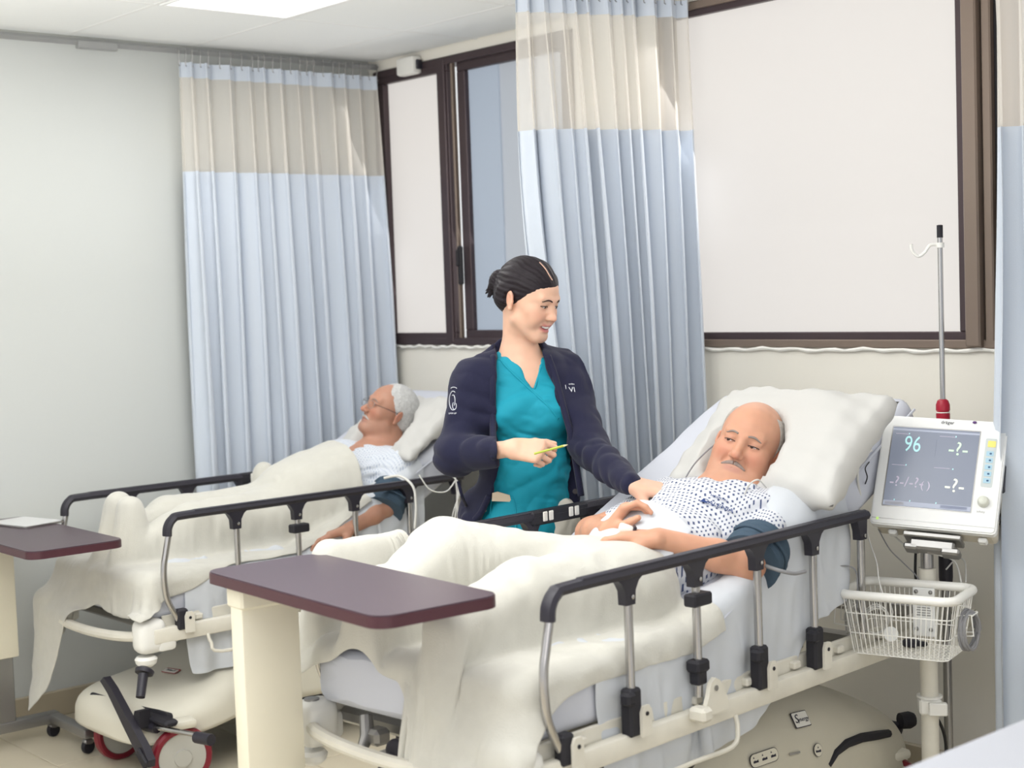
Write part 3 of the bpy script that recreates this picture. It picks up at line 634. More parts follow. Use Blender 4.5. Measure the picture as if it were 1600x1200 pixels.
def soft_pillow(B, H, s0, x0, w, l, th, rz, label, seed, lean=0., h0=0., sag=.0, dent=None):
    n, m = 44, 36; rg = np.random.default_rng(seed); ph = rg.uniform(0, 6, 8); vs = []; idx = {}
    def pt(u, v, side):
        # superelliptic outline with pulled corners
        e = (1-abs(u)**2.6)**.5*(1-abs(v)**2.6)**.5; r = 1-.07*(1-abs(u)**2)*(abs(v)**4)-.05*(1-abs(v)**2)*(abs(u)**4)
        h = th*.5*e**.75*side
        edge = max(abs(u), abs(v))
        wr = .006*edge**2*(sin(u*9+v*5+ph[0])+.7*sin(v*17+ph[1]+u*4)+.6*sin(u*23+ph[2]))+.004*sin(u*5+ph[3])*sin(v*6+ph[4])
        return (u*w/2*r, v*l/2*r, h+wr*side*(1 if e > .05 else 0)-sag*(u*u))
    y0, z0, a = H; c, s_ = cos(rz), sin(rz); grid = {}
    for side in (1, -1):
        for i in range(n+1):
            for j in range(m+1):
                u, v = -1+2*i/n, -1+2*j/m
                u = math.copysign(abs(u)**.8, u); v = math.copysign(abs(v)**.8, v)
                if side == -1 and (i in (0, n) or j in (0, m)): grid[side, i, j] = grid[1, i, j]; continue
                p = pt(u, v, side); X = p[0]*c-p[1]*s_+x0; Y = p[0]*s_+p[1]*c+s0; hh = th*.5+h0+p[2]+lean*(Y-s0)
                if dent:
                    r = math.hypot(X-dent[0], (Y-dent[1])*.9)
                    if r < dent[3]: hh = min(hh, max(dent[2]-sqrt(dent[3]**2-r*r), .004+.004*(side+1)))
                q = back(H, X, Y, hh); grid[side, i, j] = len(vs); vs.append(B.W(*q))
    fs = []
    for side in (1, -1):
        for i in range(n):
            for j in range(m):
                q = [grid[side, i, j], grid[side, i+1, j], grid[side, i+1, j+1], grid[side, i, j+1]]; fs.append(tuple(q if side == 1 else q[::-1]))
    cen = np.mean(vs, 0); o = build('pillow', vs, fs, M['pillow'], None, 180, off=cen); o.location = tuple(cen); return tag(o, label, 'pillow')
soft_pillow(NB, NH, .70, .165, .56, .40, .16, -.03, 'plump white pillow behind the bald patient on the near bed', 2, lean=.22, h0=.0, dent=(.11, .60, .135, .13))
soft_pillow(FB, FH, .70, .10, .52, .38, .10, .02, 'white pillow behind the grey haired patient on the bed by the left wall', 5, lean=.08, h0=.0, dent=(.10, .60, .150, .16))
def wrinkle(X, B, specs):
    du = np.gradient(X, axis=0); dv = np.gradient(X, axis=1); n = np.cross(du, dv); n /= np.linalg.norm(n, axis=-1, keepdims=True)+1e-9; n *= np.sign(n[..., 2:3]+1e-6) if False else 1
    P = X.reshape(-1, 3); d = np.zeros(len(P))
    for amp, sc, dr, sd in specs:
        q = P@np.array(dr, float)/np.linalg.norm(dr); dd = np.array(dr, float)/np.linalg.norm(dr); Q = (P-q[:, None]*dd)*sc+q[:, None]*dd*sc*.3; r = vnoise(Q, 1., sd); d += amp*(1-np.abs(2*r-1)*2)
    return X+n*d.reshape(X.shape[:2])[..., None]
# ---------------- joints of the two patients (bed frame)
JN = dict(head=(.11, 1.115, 1.145), neck=(.10, 1.045, 1.03), lsh=(.265, 1.03, .965), rsh=(-.075, .99, .985), lel=(.325, .80, .885), lwr=(.185, .62, .965), rel=(-.20, .80, .92), rwr=(.0, .64, .965),
          chest=(.095, .93, .945), belly=(.075, .77, .885), hip=(.05, .54, .845), lhip=(.14, .53, .845), rhip=(-.05, .53, .845), lkn=(.11, .20, .875), rkn=(-.15, .19, .950), lan=(.12, -.035, .845), ran=(-.14, -.045, .85), lto=(.13, -.01, .872), rto=(-.16, -.01, .90))
JF = dict(head=(.10, 1.14, 1.139), neck=(.09, 1.125, 1.015), lsh=(.26, 1.07, .935), rsh=(-.09, 1.03, .955), lel=(.33, .93, .80), lwr=(.352, .755, .748), rel=(-.2, .8, .80), rwr=(-.22, .6, .78),
          chest=(.085, .96, .90), belly=(.06, .78, .84), hip=(.03, .58, .785), lhip=(.11, .57, .785), rhip=(-.06, .57, .785), lkn=(.10, .25, .80), rkn=(-.10, .25, .80), lan=(.06, .035, .735), ran=(-.05, .035, .735), lto=(.05, .03, .875), rto=(-.035, .03, .885))
def leg_prims(J, T=lambda p: p, g=0.):
    P = [Ell(T(J['hip']), (.17+g, .15+g, .085+g), k=.05), Ell(T(J['belly']), (.160+g, .15+g, .105+g), k=.06)]
    for s in 'lr':
        P += [Cap(T(J[s+'hip']), T(J[s+'kn']), .078+g, .06+g, k=.03), Cap(T(J[s+'kn']), T(J[s+'an']), .056+g, .036+g, k=.02), Cap(T(J[s+'an']), T(J[s+'to']), .034+g, .024+g, k=.02)]
    return P
def coll_fn(prims): return lambda P: field(prims, np.asarray(P, f32)).astype(float)
def rail_prims(B): return [Box((.40, .62, B.D-.2), (.012, .64, .22), .005, k=.002), Box((-.40, .62, B.D-.2), (.012, .64, .22), .005, k=.002), Cap((-.3, -.11, B.D-.41), (.3, -.11, B.D-.41), .03, k=.004)]
arms_n = [Cap(JN['lsh'], JN['lel'], .055, .045, k=.01), Cap(JN['lel'], JN['lwr'], .045, .03, k=.01), Cap(JN['rsh'], JN['rel'], .055, .045, k=.01), Cap(JN['rel'], JN['rwr'], .045, .03, k=.01)]
tor_n = [Ell(JN['chest'], (.18, .15, .12), k=.05), Cap(JN['lsh'], JN['rsh'], .075, k=.04)]
def bump_prims(B): return [Box((sx*.345, -.08, B.D-.405), (.05, .055, .065), .02, k=.003) for sx in (-1, 1)]
def rail_cap(B, sx): return [Cap((sx*.385, .02, B.D-.02), (sx*.385, 1.26, B.D-.02), .028, k=.003), Cap((sx*.385, .02, B.D-.02), (sx*.385, -.03, B.D-.18), .034, .018, k=.003), Cap((sx*.385, -.03, B.D-.18), (sx*.385, .02, B.D-.38), .014, k=.003)]
base_n = matt_prims(NB, NH, ZN)+rail_prims(NB)
tor_g = [Ell(JN['chest'], (.205, .20, .142), k=.06), Ell(JN['belly'], (.20, .18, .140), k=.06), Cap(JN['lsh'], JN['rsh'], .085, k=.04)]
cN0 = coll_fn(base_n+leg_prims(JN, g=.014)+tor_g)
# white top sheet folded over the belly
X0 = grid_sheet(40, 34, lambda u, v: -.30+.54*u, lambda u, v: .34+.36*v+.05*v*np.sin(u*3.1), lambda u, v: ZN+.22+0*u)
XS = drape(X0, cN0, zst=1.09, steps=90, fric=.8, thick=.006, seed=4)
XS = wrinkle(XS, NB, [(.0015, 14, (1, .2, 0), 5)])
cloth_obj('top_sheet', XS, M['sheet'], NB, 'smooth white sheet folded over the belly of the bald patient', 'sheet', sub=2, thick=.003)
# loose draw sheet hanging between mattress and near rail
def side_sheet(B, coll, zt, y0, y1, hang, seed, label, steps=110):
    nu, nv = 30, 84
    def fy(u, v): return y0+(y1-y0)*v
    def fx(u, v): h = hang(v); return np.where(u < .34, .20+.15*u/.34, .352+.01*u)
    def fz(u, v):
        yy = fy(u, v); top = zt+.012+np.maximum(0, yy-.6)*tan_b(B); return np.where(u < .34, top, top-hang(v)*(u-.34)/.66)
    X0 = grid_sheet(nu, nv, fx, fy, fz); X0[..., 1] += .018*np.sin(X0[..., 1]*31+X0[..., 2]*14)
    X = drape(X0, coll, full=(1.04, 1.10), steps=steps, thick=.005, fric=.5, pins=lambda a, b: (slice(0, 1), slice(None)), bend=.12, seed=seed, jitter=.006, diag=.15)
    X = wrinkle(X, B, [(.005, 18, (.2, .35, 1), seed), (.003, 30, (.1, 1, -.6), seed+1)])
    return cloth_obj('draw_sheet', X, M['sheet'], B, label, 'sheet', sub=2, thick=.0025)
def tan_b(B): return math.tan(radians(25 if B is NB else 28))
side_sheet(NB, cN0, ZN, .20, 1.22, lambda v: .150+.045*np.abs(np.sin(v*7.2+.3)), 8, 'rumpled white sheet hanging between the mattress and the near rail of the near bed')
# cream blanket of the near bed, its corner hanging over the foot end
sm = lambda x, a, b: np.clip((x-a)/(b-a), 0, 1)**2*(3-2*np.clip((x-a)/(b-a), 0, 1))
def lay(X, coll, zt, smooth=6, gap=.012):
    nu, nv = X.shape[:2]; zs = np.arange(zt+.5, zt-.06, -.008); Z = np.full((nu, nv), np.nan); P = X.reshape(-1, 3)
    zz = np.full(len(P), np.nan)
    for z in zs:
        m = np.isnan(zz)
        if not m.any(): break
        Q = P[m].copy(); Q[:, 2] = z; d = coll(Q); r = zz[m]; r[d < gap] = z; zz[m] = r
    out = np.isnan(zz) | (P[:, 1] < -.09); zz = np.where(out, zt+.01, zz); Z = zz.reshape(nu, nv); Z0 = Z.copy()
    for _ in range(smooth):
        p = np.pad(Z, 1, mode='edge'); Z = (p[:-2, 1:-1]+p[2:, 1:-1]+p[1:-1, :-2]+p[1:-1, 2:]+p[1:-1, 1:-1]*2)/6; Z = np.maximum(Z, Z0)
    X = X.copy(); X[..., 2] = Z; return X
cNb = coll_fn(matt_prims(NB, NH, ZN)+[rail_prims(NB)[0], rail_prims(NB)[2]]+rail_cap(NB, -1)+bump_prims(NB)+leg_prims(JN, g=.018)+[arms_n[1]])
def fxn(u, v): return (-.36+.79*u)-.001*u*v+.06*sm(u, .75, 1)*(1-sm(v, .25, .5))-.05*sm(v, .3, .6)*u-.24*(1-sm(u, 0, .35))*(1-sm(v, .44, .58))
def fyn(u, v): yf = -.105-.66*sm(u, .50, .60)+.04*sm(u, .8, 1); yh = .55+.10*u; return yf+(yh-yf)*v
X0 = grid_sheet(84, 92, fxn, fyn, lambda u, v: ZN+.3+0*u)
X0 = lay(X0, coll_fn(matt_prims(NB, NH, ZN)+leg_prims(JN, g=.006)+rail_cap(NB, -1)[:1]), ZN)
XB = drape(X0, cNb, full=(1.06, 1.03), steps=145, fric=.93, pins=lambda a, b: (slice(0, 1), slice(0, int(.40*b))), thick=.010, bend=.10, seed=2, jitter=.006, diag=.12)
XB = wrinkle(XB, NB, [(.0045, 16, (.5, -.3, .8), 3), (.0022, 34, (1, .6, .2), 8)])
cloth_obj('blanket', XB, M['blanket'], NB, 'cream blanket on the bald patient, one corner hanging down the foot end', 'blanket', sub=2, thick=.005)
# ---------------- far bed
base_f = matt_prims(FB, FH, ZF)+rail_prims(FB)
tor_f = [Ell(JF['chest'], (.20, .20, .138), k=.06), Ell(JF['belly'], (.20, .19, .145), k=.06), Cap(JF['lsh'], JF['rsh'], .082, k=.04), Cap(JF['rsh'], JF['rel'], .055, .045, k=.01), Cap(JF['rel'], JF['rwr'], .045, .03, k=.01), Ell((-.17, .72, .90), (.03, .035, .05), k=.02)]
side_sheet(FB, coll_fn(base_f+leg_prims(JF)), ZF, .08, 1.15, lambda v: .155+.045*np.abs(np.sin(v*8.1+.9)), 18, 'white sheet hanging below the near rail of the bed by the left wall')
cF = coll_fn(base_f+bump_prims(FB)+leg_prims(JF, g=.012)+tor_f)
def fxf(u, v): return (-.46+.80*u)+.06*sm(u, .8, 1)*(1-sm(v, .18, .42))+.0*v
def fyf(u, v): yf = -.47+.33*sm(u, .14, .62)+.05*np.sin(u*6); return yf+(.96-.10*u-yf)*v
X0 = grid_sheet(72, 96, fxf, fyf, lambda u, v: ZF+.3+0*u)
X0 = lay(X0, coll_fn(matt_prims(FB, FH, ZF)+leg_prims(JF, g=.006)+tor_f), ZF)
XF = drape(X0, cF, full=(1.05, 1.03), steps=125, fric=.93, thick=.009, bend=.10, seed=6, jitter=.006, diag=.12)
XF = wrinkle(XF, FB, [(.0045, 15, (1, .5, .2), 4), (.002, 34, (.3, 1, .2), 9)])
cloth_obj('blanket', XF, M['blanket'], FB, 'cream blanket over the sleeping patient, hanging over the foot end', 'blanket', sub=2, thick=.005)
# third bed in the right foreground: only its mattress corner enters the photograph
TB = Bed((4.585, -2.10), 0.4, .95)
t = empty('hospital_cot', tuple(TB.o), TB.a, 'blurred white bed in the bottom right foreground', 'bed')
m = MB(); m.box((0, .8, .62), (.72, 1.98, .06), bev=.01); m.done('frame', M['white_metal'], t)
for sx in (-1, 1):
    for yy in (-.1, 1.7):
        m = MB(); m.box((sx*.3, yy, .35), (.05, .05, .5), bev=.01); l = m.done('leg', M['white_metal'], t); MB().lathe([(.02, -.02), (.055, -.02), (.06, 0), (.055, .02), (.02, .02)], (sx*.3, yy, .065), (1, 0, 0), n=20).done('wheel', M['black2'], l)
n_, vs, fs = 26, [], []
o = MB().box((0, .8, .735), (.80, 2.0, .16), bev=.05, seg=4).done('mattress', mat('grey_white_sheet', 'b4b6be', .85), t)
def overbed_table(cx, cy, z, w, d, rz, col_off, label, ztop_col=None):
    t = empty('overbed_table', (cx, cy, 0), radians(rz), label, 'table')
    poly = rrect(w, d, .045, 8); m = MB(); m.prism(poly, z-.027, z-.003); e = m.done('table_edge', M['topedge'], t)
    p2 = rrect(w-.004, d-.004, .044, 8); MB().prism(p2, z-.003, z).done('table_top', M['top'], t)
    x, y = col_off
    m = MB(); m.box((x, y, (z-.03+.33)/2), (.058, .152, z-.03-.33), bev=.006, seg=2); m.box((x+.0, y, z-.055), (.075, .16, .05), bev=.006); m.done('column', M['cream'], t)
    m = MB(); m.box((x, y, .21), (.04, .11, .29), bev=.003); m.done('inner_column', M['steel'], t)
    m = MB(); m.box((x, y, .075), (.05, .44, .04), bev=.006, seg=2)
    for s in (-1, 1): m.box((x+.15, y+s*.20, .075), (.34, .04, .035), bev=.006, seg=2)
    m.done('base', M['steel'], t)
    for s in (-1, 1):
        for xx in (x+.0, x+.30):
            c = empty('caster', (xx, y+s*.20, .026), 0, parent=t)
            MB().lathe([(.008, -.009), (.024, -.009), (.026, -.005), (.026, .005), (.024, .009), (.008, .009)], (0, 0, 0), (1, .3*s, 0), n=20).done('wheel', M['black2'], c)
            mm = MB(); mm.box((0, 0, .018), (.03, .036, .02), bev=.006); mm.done('fork', M['steel'], c)
    return t
overbed_table(2.837, -2.19, .965, .758, .315, -3, (-.268, -.057), 'brown overbed table with cream column standing empty at the foot of the near bed')
overbed_table(.565, -1.95, .82, .845, .33, -1, (-.30, -.02), 'brown overbed table at the left edge of the photo with a silver tablet on it')
t = empty('tablet', (.34, -1.86, .821), radians(12), 'thin silver tablet lying on the overbed table at the left edge', 'tablet')
m = MB(); m.prism(rrect(.24, .17, .012), 0, .006); m.done('back_shell', M['chrome'], t); m = MB(); m.prism(rrect(.225, .155, .008), .006, .0075); m.done('lid_panel', mat('silver_lid', 'd3d3d3', .4), t)
# ================================================================ PATIENT MONITOR ON ITS STAND
TL, TR, BL = at(1383, 648, 4.28), at(1576, 660, 4.133), at(1349, 816, 4.18)
mX = norm(TR-TL); mY = norm((TL-BL)-mX*((TL-BL)@mX)); mZ = np.cross(mX, mY); mW = np.linalg.norm(TR-TL); mH = np.linalg.norm(TL-BL); mO = (TL+mX*mW/2-mY*mH/2)
RM = Matrix((mX, mY, mZ)).transposed()
mon = empty('patient_monitor', tuple(mO), 0, 'white patient monitor with grey screen mounted on the pole stand', 'monitor')
mon.rotation_euler = RM.to_euler()
def pm(u, v): return ((u-.5)*mW, (.5-v)*mH)      # face coordinates 0..1
m = MB(); m.prism(rrect(mW, mH, .012, 5), -.028, -.004); m.prism(rrect(mW-.008, mH-.008, .010, 5), -.004, 0); m.done('bezel', M['casing'], mon, 30)
m = MB(); m.prism(rrect(mW-.012, mH-.012, .012, 5), -.105, -.028); m.box((0, 0, -.115), (mW*.8, mH*.8, .03), bev=.01); m.done('rear_housing', M['casing2'], mon, 30)
# side details on the right face: card bay and vents
x0 = mW/2-.006
m = MB(); m.box((x0, .025, -.062), (.014, .085, .045), bev=.004); b = m.done('module_bay', M['black'], mon)
m = MB(); m.box((x0+.008, .063, -.062), (.006, .010, .043), bev=.002); m.done('bay_clip', M['casing'], b)
for k in range(4): MB().box((x0, -.085-.012*(k % 2), -.045-.014*k), (.004, .016, .004)).done('vent', M['black2'], mon)
# feet
for u in (-.11, -.05, .06, .13): MB().box((u, -mH/2-.006, -.05), (.024, .014, .03), bev=.004).done('foot', M['casing'], mon)
scr_m = mat('monitor_screen', '5f6574', .25, emit=('969dac', .42))
sc = [pm(.085, .095), pm(.78, .115), pm(.78, .84), pm(.085, .80)]
sw, sh = mW*.70, mH*.72; scx, scy = mW*(-.063), mH*.035
MB().prism(rrect(sw+.006, sh+.006, .002, 1, scx, scy), -.002, .0006).done('screen_surround', M['steel'], mon, 0)
scr = MB().prism(rrect(sw, sh, .001, 1, scx, scy), 0, .0012).done('screen', scr_m, mon, 0)
def glow(n, c, e): return mat(n, c, .4, emit=(c, e))
g1, g2, g3, g4 = glow('display_cyan', 'a9d6da', .5), glow('display_green', 'b4cfb4', .6), glow('display_white', 'd9dccb', .62), glow('display_dim', 'b0a9ba', .42)
X_, Y_ = (1, 0, 0), (0, 1, 0)
def mt(body, u, v, size, m): return text_obj('display_text', body, size, m, scr, (scx+sw*(u-.5), scy+sh*(.5-v), .0016), X_, Y_)
def q_mark(body, u, v, size, m): return mt(body, u, v, size, m)
o = mt('96', .25, .22, .066, g1); o.scale = (.72, 1, 1); o.location = (.0, 0, 0)
o.data.transform(Matrix.Translation((-(scx+sw*(.25-.5)), 0, 0))); o.location = (scx+sw*(.25-.5), 0, 0)
mt('-?-', .78, .24, .056, g2); mt('-?-', .79, .70, .056, g3); mt('-?-/-?-', .24, .70, .042, g4); mt('( )', .46, .72, .03, g4)
def strip(u, v, w, h, m): return MB().prism([(scx+sw*(u-.5), scy+sh*(.5-v)), (scx+sw*(u+w-.5), scy+sh*(.5-v)), (scx+sw*(u+w-.5), scy+sh*(.5-v)+h), (scx+sw*(u-.5), scy+sh*(.5-v)+h)], .0012, .0016).done('display_line', m, scr, 0)
bar = glow('display_bar', '9aa0b0', .42); bar2 = glow('display_bar_dark', '666c7c', .30)
strip(.0, .045, 1, .0055, bar); strip(0, .995, 1, .013, bar); strip(.02, .988, .22, .009, glow('display_tan', 'a49f96', .45)); strip(.66, .985, .3, .009, bar)
for (u, v, w) in ((.04, .09, .16), (.55, .09, .18), (.04, .49, .16), (.53, .49, .18)): strip(u, v, w, .0012, g4)
for (u, v) in ((.19, .09), (.73, .09), (.20, .49), (.74, .50), (.6, .935), (.12, .935), (.3, .935)): strip(u, v, .012, .004, g1)
strip(.52, .35, .0035, .05, bar2)
# control column
cx = mW*.385
MB().prism(rrect(.030, .14, .004, 3, cx, .04), 0, .001).done('key_panel', mat('key_panel', 'c8cfcf', .4), mon, 0)
MB().prism(rrect(.021, .018, .002, 2, cx+.002, .094), .001, .0025).done('alarm_key', mat('yellow_key', 'f4e27c', .4), mon, 0)
kb = mat('blue_key', 'a9cbdc', .4)
for k in range(5):
    b = MB().prism(rrect(.019, .014, .002, 2, cx, .066-.0195*k), .001, .002).done('key', kb, mon, 0)
    MB().prism(rrect(.006, .005, .001, 1, cx+.002, .066-.0195*k), .002, .0023).done('key_mark', mat('key_ink', '3c5f86', .5), b, 0)
MB().lathe([(.0, 0), (.0155, 0), (.0155, .006), (.0125, .016), (.010, .018), (0, .018)], (cx-.002, -.073, 0), (0, 0, 1), n=28).done('control_knob', mat('knob', 'd6d8cd', .35), mon, 50)
text_obj('maker_name', 'dräger', .0135, M['ink'], mon, (mW*.02, mH*.462, .0004), X_, Y_)
text_obj('model_name', 'infinity', .008, M['steel'], mon, (cx-.006, -.101, .0004), X_, Y_)
MB().ell((mW*.235, mH*.478, .002), (.006, .004, .003), 10, 6).done('indicator', mat('violet', '5d3b74', .4), mon)
MB().prism(rrect(.007, .007, .001, 2, -mW*.44, -mH*.45), 0, .001).done('power_light', mat('green_led', 'b9dc7c', .4, emit=('b9dc7c', .5)), mon, 0)
m = MB(); m.box((0, -mH*.445, .0004), (mW*.97, .001, .001)); m.done('seam_line', M['steel'], mon, 0)
# stand
P0 = at(1449, 905, 4.22); px_, py_ = P0[0], P0[1]
st = empty('monitor_stand', (px_, py_, 0), 0, 'white pole stand holding the patient monitor and wire basket', 'stand')
zt = at(1449, 842, 4.22)[2]
m = MB(); m.lathe([(.0245, 0.0), (.0245, zt-.17)], (0, 0, .09), n=24); m.done('pole', M['white_metal'], st)
m = MB(); m.lathe([(.0175, 0), (.0175, .16), (.021, .161), (.021, .185)], (0, 0, zt-.17), n=24); m.done('upper_pole', M['chrome'], st)
m = MB(); m.box((0, 0, .05), (.09, .09, .06), bev=.02)
for k in range(5):
    a = 2*pi*k/5+.4; m.box((.16*cos(a), .16*sin(a), .06), (.30, .045, .03), rz=a, bev=.012, seg=2)
m.done('base', M['white_metal'], st)
for k in range(5):
    a = 2*pi*k/5+.4; MB().lathe([(.01, -.011), (.028, -.011), (.03, -.006), (.03, .006), (.028, .011), (.01, .011)], (.29*cos(a), .29*sin(a), .031), (sin(a), -cos(a), 0), n=20).done('caster', M['black2'], st)
zc = at(1449, 1105, 4.22)[2]
e = YAW-.15; ux = V3(cos(e), sin(e), 0); uy = V3(-sin(e), cos(e), 0); RZ = Matrix.Rotation(e, 3, 'Z')
m = MB(); m.box((0, 0, zc), (.062, .06, .045), rz=e, bev=.006); m.box(-uy*.036+V3(.0, 0, zc-.002)+ux*.018, (.05, .02, .036), rz=e, bev=.003); m.lathe([(.035, 0), (.035, .006)], (0, 0, zc+.022), n=20); m.done('pole_clamp', M['white_plastic'], st)
# mount under the monitor
mp = mO-np.array([px_, py_, 0]); q = mO+mY*(-mH/2-.012)+mZ*(-.055)-np.array([px_, py_, 0])
m = MB(); m.box(Vector(q), (.155, .014, .075), R=RM, bev=.003); m.box(Vector(q-mY*.022+mX*.0), (.12, .030, .05), R=RM, bev=.006)
m.box(Vector(q-mY*.03-mX*.055), (.04, .018, .05), R=RM, bev=.005); m.box(Vector(q-mY*.035+mX*.05), (.05, .02, .05), R=RM, bev=.005); m.tube([(0, 0, zt+.01), tuple(q-mY*.03)], .016, 12); m.done('tilt_mount', M['steel'], st)
# wire basket
def bpt(px, py, t): return at(px, py, t)-np.array([px_, py_, 0])
bk = empty('wire_basket', (px_, py_, 0), 0, 'white wire basket clamped to the monitor stand below the monitor', 'basket')
zT, zBm = at(1432, 922, 4.12)[2]-.0, at(1432, 1015, 4.12)[2]
c0 = -uy*.115; W2, D2 = .155, .105; wb2, db2 = .128, .07
ang = -.42
e2 = e+ang; ax = V3(cos(e2), sin(e2), 0); ay = V3(-sin(e2), cos(e2), 0); c0 = -ay*.138-ax*.012
ring = [c0+ax*a+ay*b+V3(0, 0, zT) for a, b in rrect(2*W2, 2*D2, .035, 6)]
MB().tube(ring, .0125, 12, closed=True).done('rim', M['white_plastic'], bk, 60)
wr = []; m = MB()
def rect_at(z, f): return [c0+ax*a*f+ay*b*f+V3(0, 0, z) for a, b in rrect(2*W2, 2*D2, .02, 3)]
for z, f in ((zT-.05, .95), (zT-.105, .89), (zBm, .84)): m.tube(rect_at(z, f), .0017, 5, closed=True)
m.done('hoop', M['white_plastic'], bk); bm0 = None
def wire(name, pts, r=.0014): MB().tube(pts, r, 5).done(name, M['white_plastic'], bk)
for k in range(21):
    a = (-1+2*k/20)*(W2-.012)
    for s in (-1, 1): wire('wire', [c0+ax*a+ay*s*D2+V3(0, 0, zT), c0+ax*a*.84+ay*s*D2*.84+V3(0, 0, zBm)])
for k in range(1, 10):
    b = (-1+2*k/10)*(D2-.006)
    for s in (-1, 1): wire('wire', [c0+ax*s*W2+ay*b+V3(0, 0, zT), c0+ax*s*W2*.84+ay*b*.84+V3(0, 0, zBm)])
for k in range(1, 22): a = (-1+2*k/22)*W2*.84; wire('floor_wire', [c0+ax*a-ay*D2*.84+V3(0, 0, zBm), c0+ax*a+ay*D2*.84+V3(0, 0, zBm)])
for k in range(1, 10): b = (-1+2*k/10)*D2*.84; wire('floor_wire', [c0-ax*W2*.84+ay*b+V3(0, 0, zBm), c0+ax*W2*.84+ay*b+V3(0, 0, zBm)])
for s in (-1, 1):
    p = c0+ax*s*(W2-.004)-ay*.02; m = MB()
    for dy in (-.03, .02): m.tube([p+ay*dy+V3(0, 0, zT-.045), p+ax*s*.035+ay*dy+V3(0, 0, zT-.04), p+ax*s*.04+ay*dy+V3(0, 0, zT-.095), p-ax*s*.012+ay*dy+V3(0, 0, zT-.10)], .002, 6)
    m.tube([p+ax*s*.037-ay*.03+V3(0, 0, zT-.042), p+ax*s*.037+ay*.02+V3(0, 0, zT-.042)], .002, 6); m.done('cable_hook', M['white_plastic'], bk)
m = MB(); pp = c0+ay*(D2-.012)+ax*.015; m.box(Vector(pp+V3(0, 0, zT-.075)), (.062, .006, .135), rz=e2, bev=.002); mp_ = m.done('mount_plate', M['casing'], bk)
for dx in (-.02, .02):
    for dz_ in (-.018, -.122): MB().ell(pp-ay*.004+ax*dx+V3(0, 0, zT+dz_), (.006, .006, .006), 8, 6).done('screw', M['steel'], mp_)
for k in range(5): MB().box(Vector(pp-ay*.0035+V3(0, 0, zT-.055-.007*k)), (.04-.004*(k % 2), .0006, .0022), rz=e2).done('printed_line', M['steel'], mp_)
off = np.array([px_, py_, 0])
def cable(name, pts, r, m, label, n=8, cat='cable'):
    pts = [np.asarray(p, float) for p in pts]; o = MB().tube(curve_pts(pts, n), r, 7).done(name, m, None, 180, off=pts[0]); o.location = tuple(pts[0]); return tag(o, label, cat)
G = lambda x, y, t=4.12: at(x, y, t)
# coils hanging on both hooks
def coil(c, X, Y, rx, ry, turns, r, m, label):
    pts = []
    for i in range(turns*24): a = 2*pi*i/24; k = 1-.06*sin(i*.7)-.02*(i//24); pts.append(np.array(c)+np.array(X)*rx*k*cos(a)+np.array(Y)*ry*k*sin(a)+np.cross(X, Y)*(.004*(i//24)))
    o = MB().tube(pts, r, 6).done('coiled_cable', m, None, 180, off=c); o.location = tuple(c); return tag(o, label, 'cable')
cR = off+c0+ax*(W2+.012)-ay*.028+V3(0, 0, zT-.085)
coil(cR, norm(ay+ax*.4), V3(0, 0, 1), .034, .052, 5, .0042, M['gcable'], 'grey coiled cable hanging on the right side of the wire basket')
cL = off+c0-ax*(W2+.012)-ay*.02+V3(0, 0, zT-.07)
coil(cL, norm(ay-ax*.5), V3(0, 0, 1), .034, .055, 4, .0022, M['cable'], 'thin white coiled cable hanging on the left side of the wire basket')
coil(off+c0-ax*.09+V3(0, 0, zT-.085), norm(ax+ay*.3), V3(0.1, 0, 1), .035, .04, 6, .002, M['cable'], 'white tangled lead wires inside the wire basket')
t = empty('lead_tag', tuple(off+c0+ax*(-.03)-ay*.05+V3(0, 0, zT-.11)), e2, 'round pale disc hanging inside the wire basket', 'tag'); m = MB(); m.lathe([(0, 0), (.02, 0), (.02, .004), (0, .004)], (0, 0, 0), (0, -1, .2), n=24); m.done('disc', M['casing'], t); MB().tube([(0, 0, .02), (.004, .004, .06), (-.01, .01, .1)], .0015, 6).done('cord', M['cable'], t)
t = empty('connector_plug', tuple(off+c0+ax*.0+ay*.02+V3(0, 0, zBm+.012)), e2, 'black connector plug lying in the wire basket', 'plug'); MB().box((0, 0, 0.003), (.04, .03, .022), bev=.005).done('body', M['black'], t); MB().box((.03, 0, 0.003), (.03, .016, .014), bev=.004).done('strain_relief', M['black2'], t)
# ---------------- IV pole with red collar behind the monitor
ip = ony(1465.5, 352, -.36); ib = ony(1474.5, 640, -.36); zz1 = ip[2]; ipx = (ip[0]*.3+ib[0]*.7)
t = empty('iv_pole', (ipx, -.36, 0), 0, 'thin chrome drip pole with a red collar standing behind the patient monitor', 'drip pole')
m = MB(); m.tube([(0, 0, .5), (0, 0, zz1-.03)], .0075, 10); m.done('rod', M['chrome'], t)
MB().lathe([(.0085, 0), (.0085, .035), (.004, .036)], (0, 0, zz1-.035), n=12).done('tip', M['black2'], t)
m = MB(); m.tube(curve_pts([(-.0, 0, zz1-.055), (-.02, -.018, zz1-.055), (-.032, -.028, zz1-.075), (-.045, -.04, zz1-.085), (-.058, -.05, zz1-.07), (-.060, -.052, zz1-.05)], 5), .0045, 8); m.lathe([(.0115, 0), (.0115, .014)], (0, 0, zz1-.063), n=12); m.done('hook', M['white_plastic'], t)
zr = ib[2]
m = MB(); m.lathe([(.019, -.03), (.0195, -.012), (.0175, -.010), (.0175, -.004), (.0195, -.002), (.0195, .014), (.015, .026), (.009, .03)], (0, 0, zr), n=24); m.done('collar', M['mred'], t)
MB().lathe([(.0198, -.003), (.0198, .0)], (0, 0, zr-.006), n=24).done('collar_band', M['label'], t)
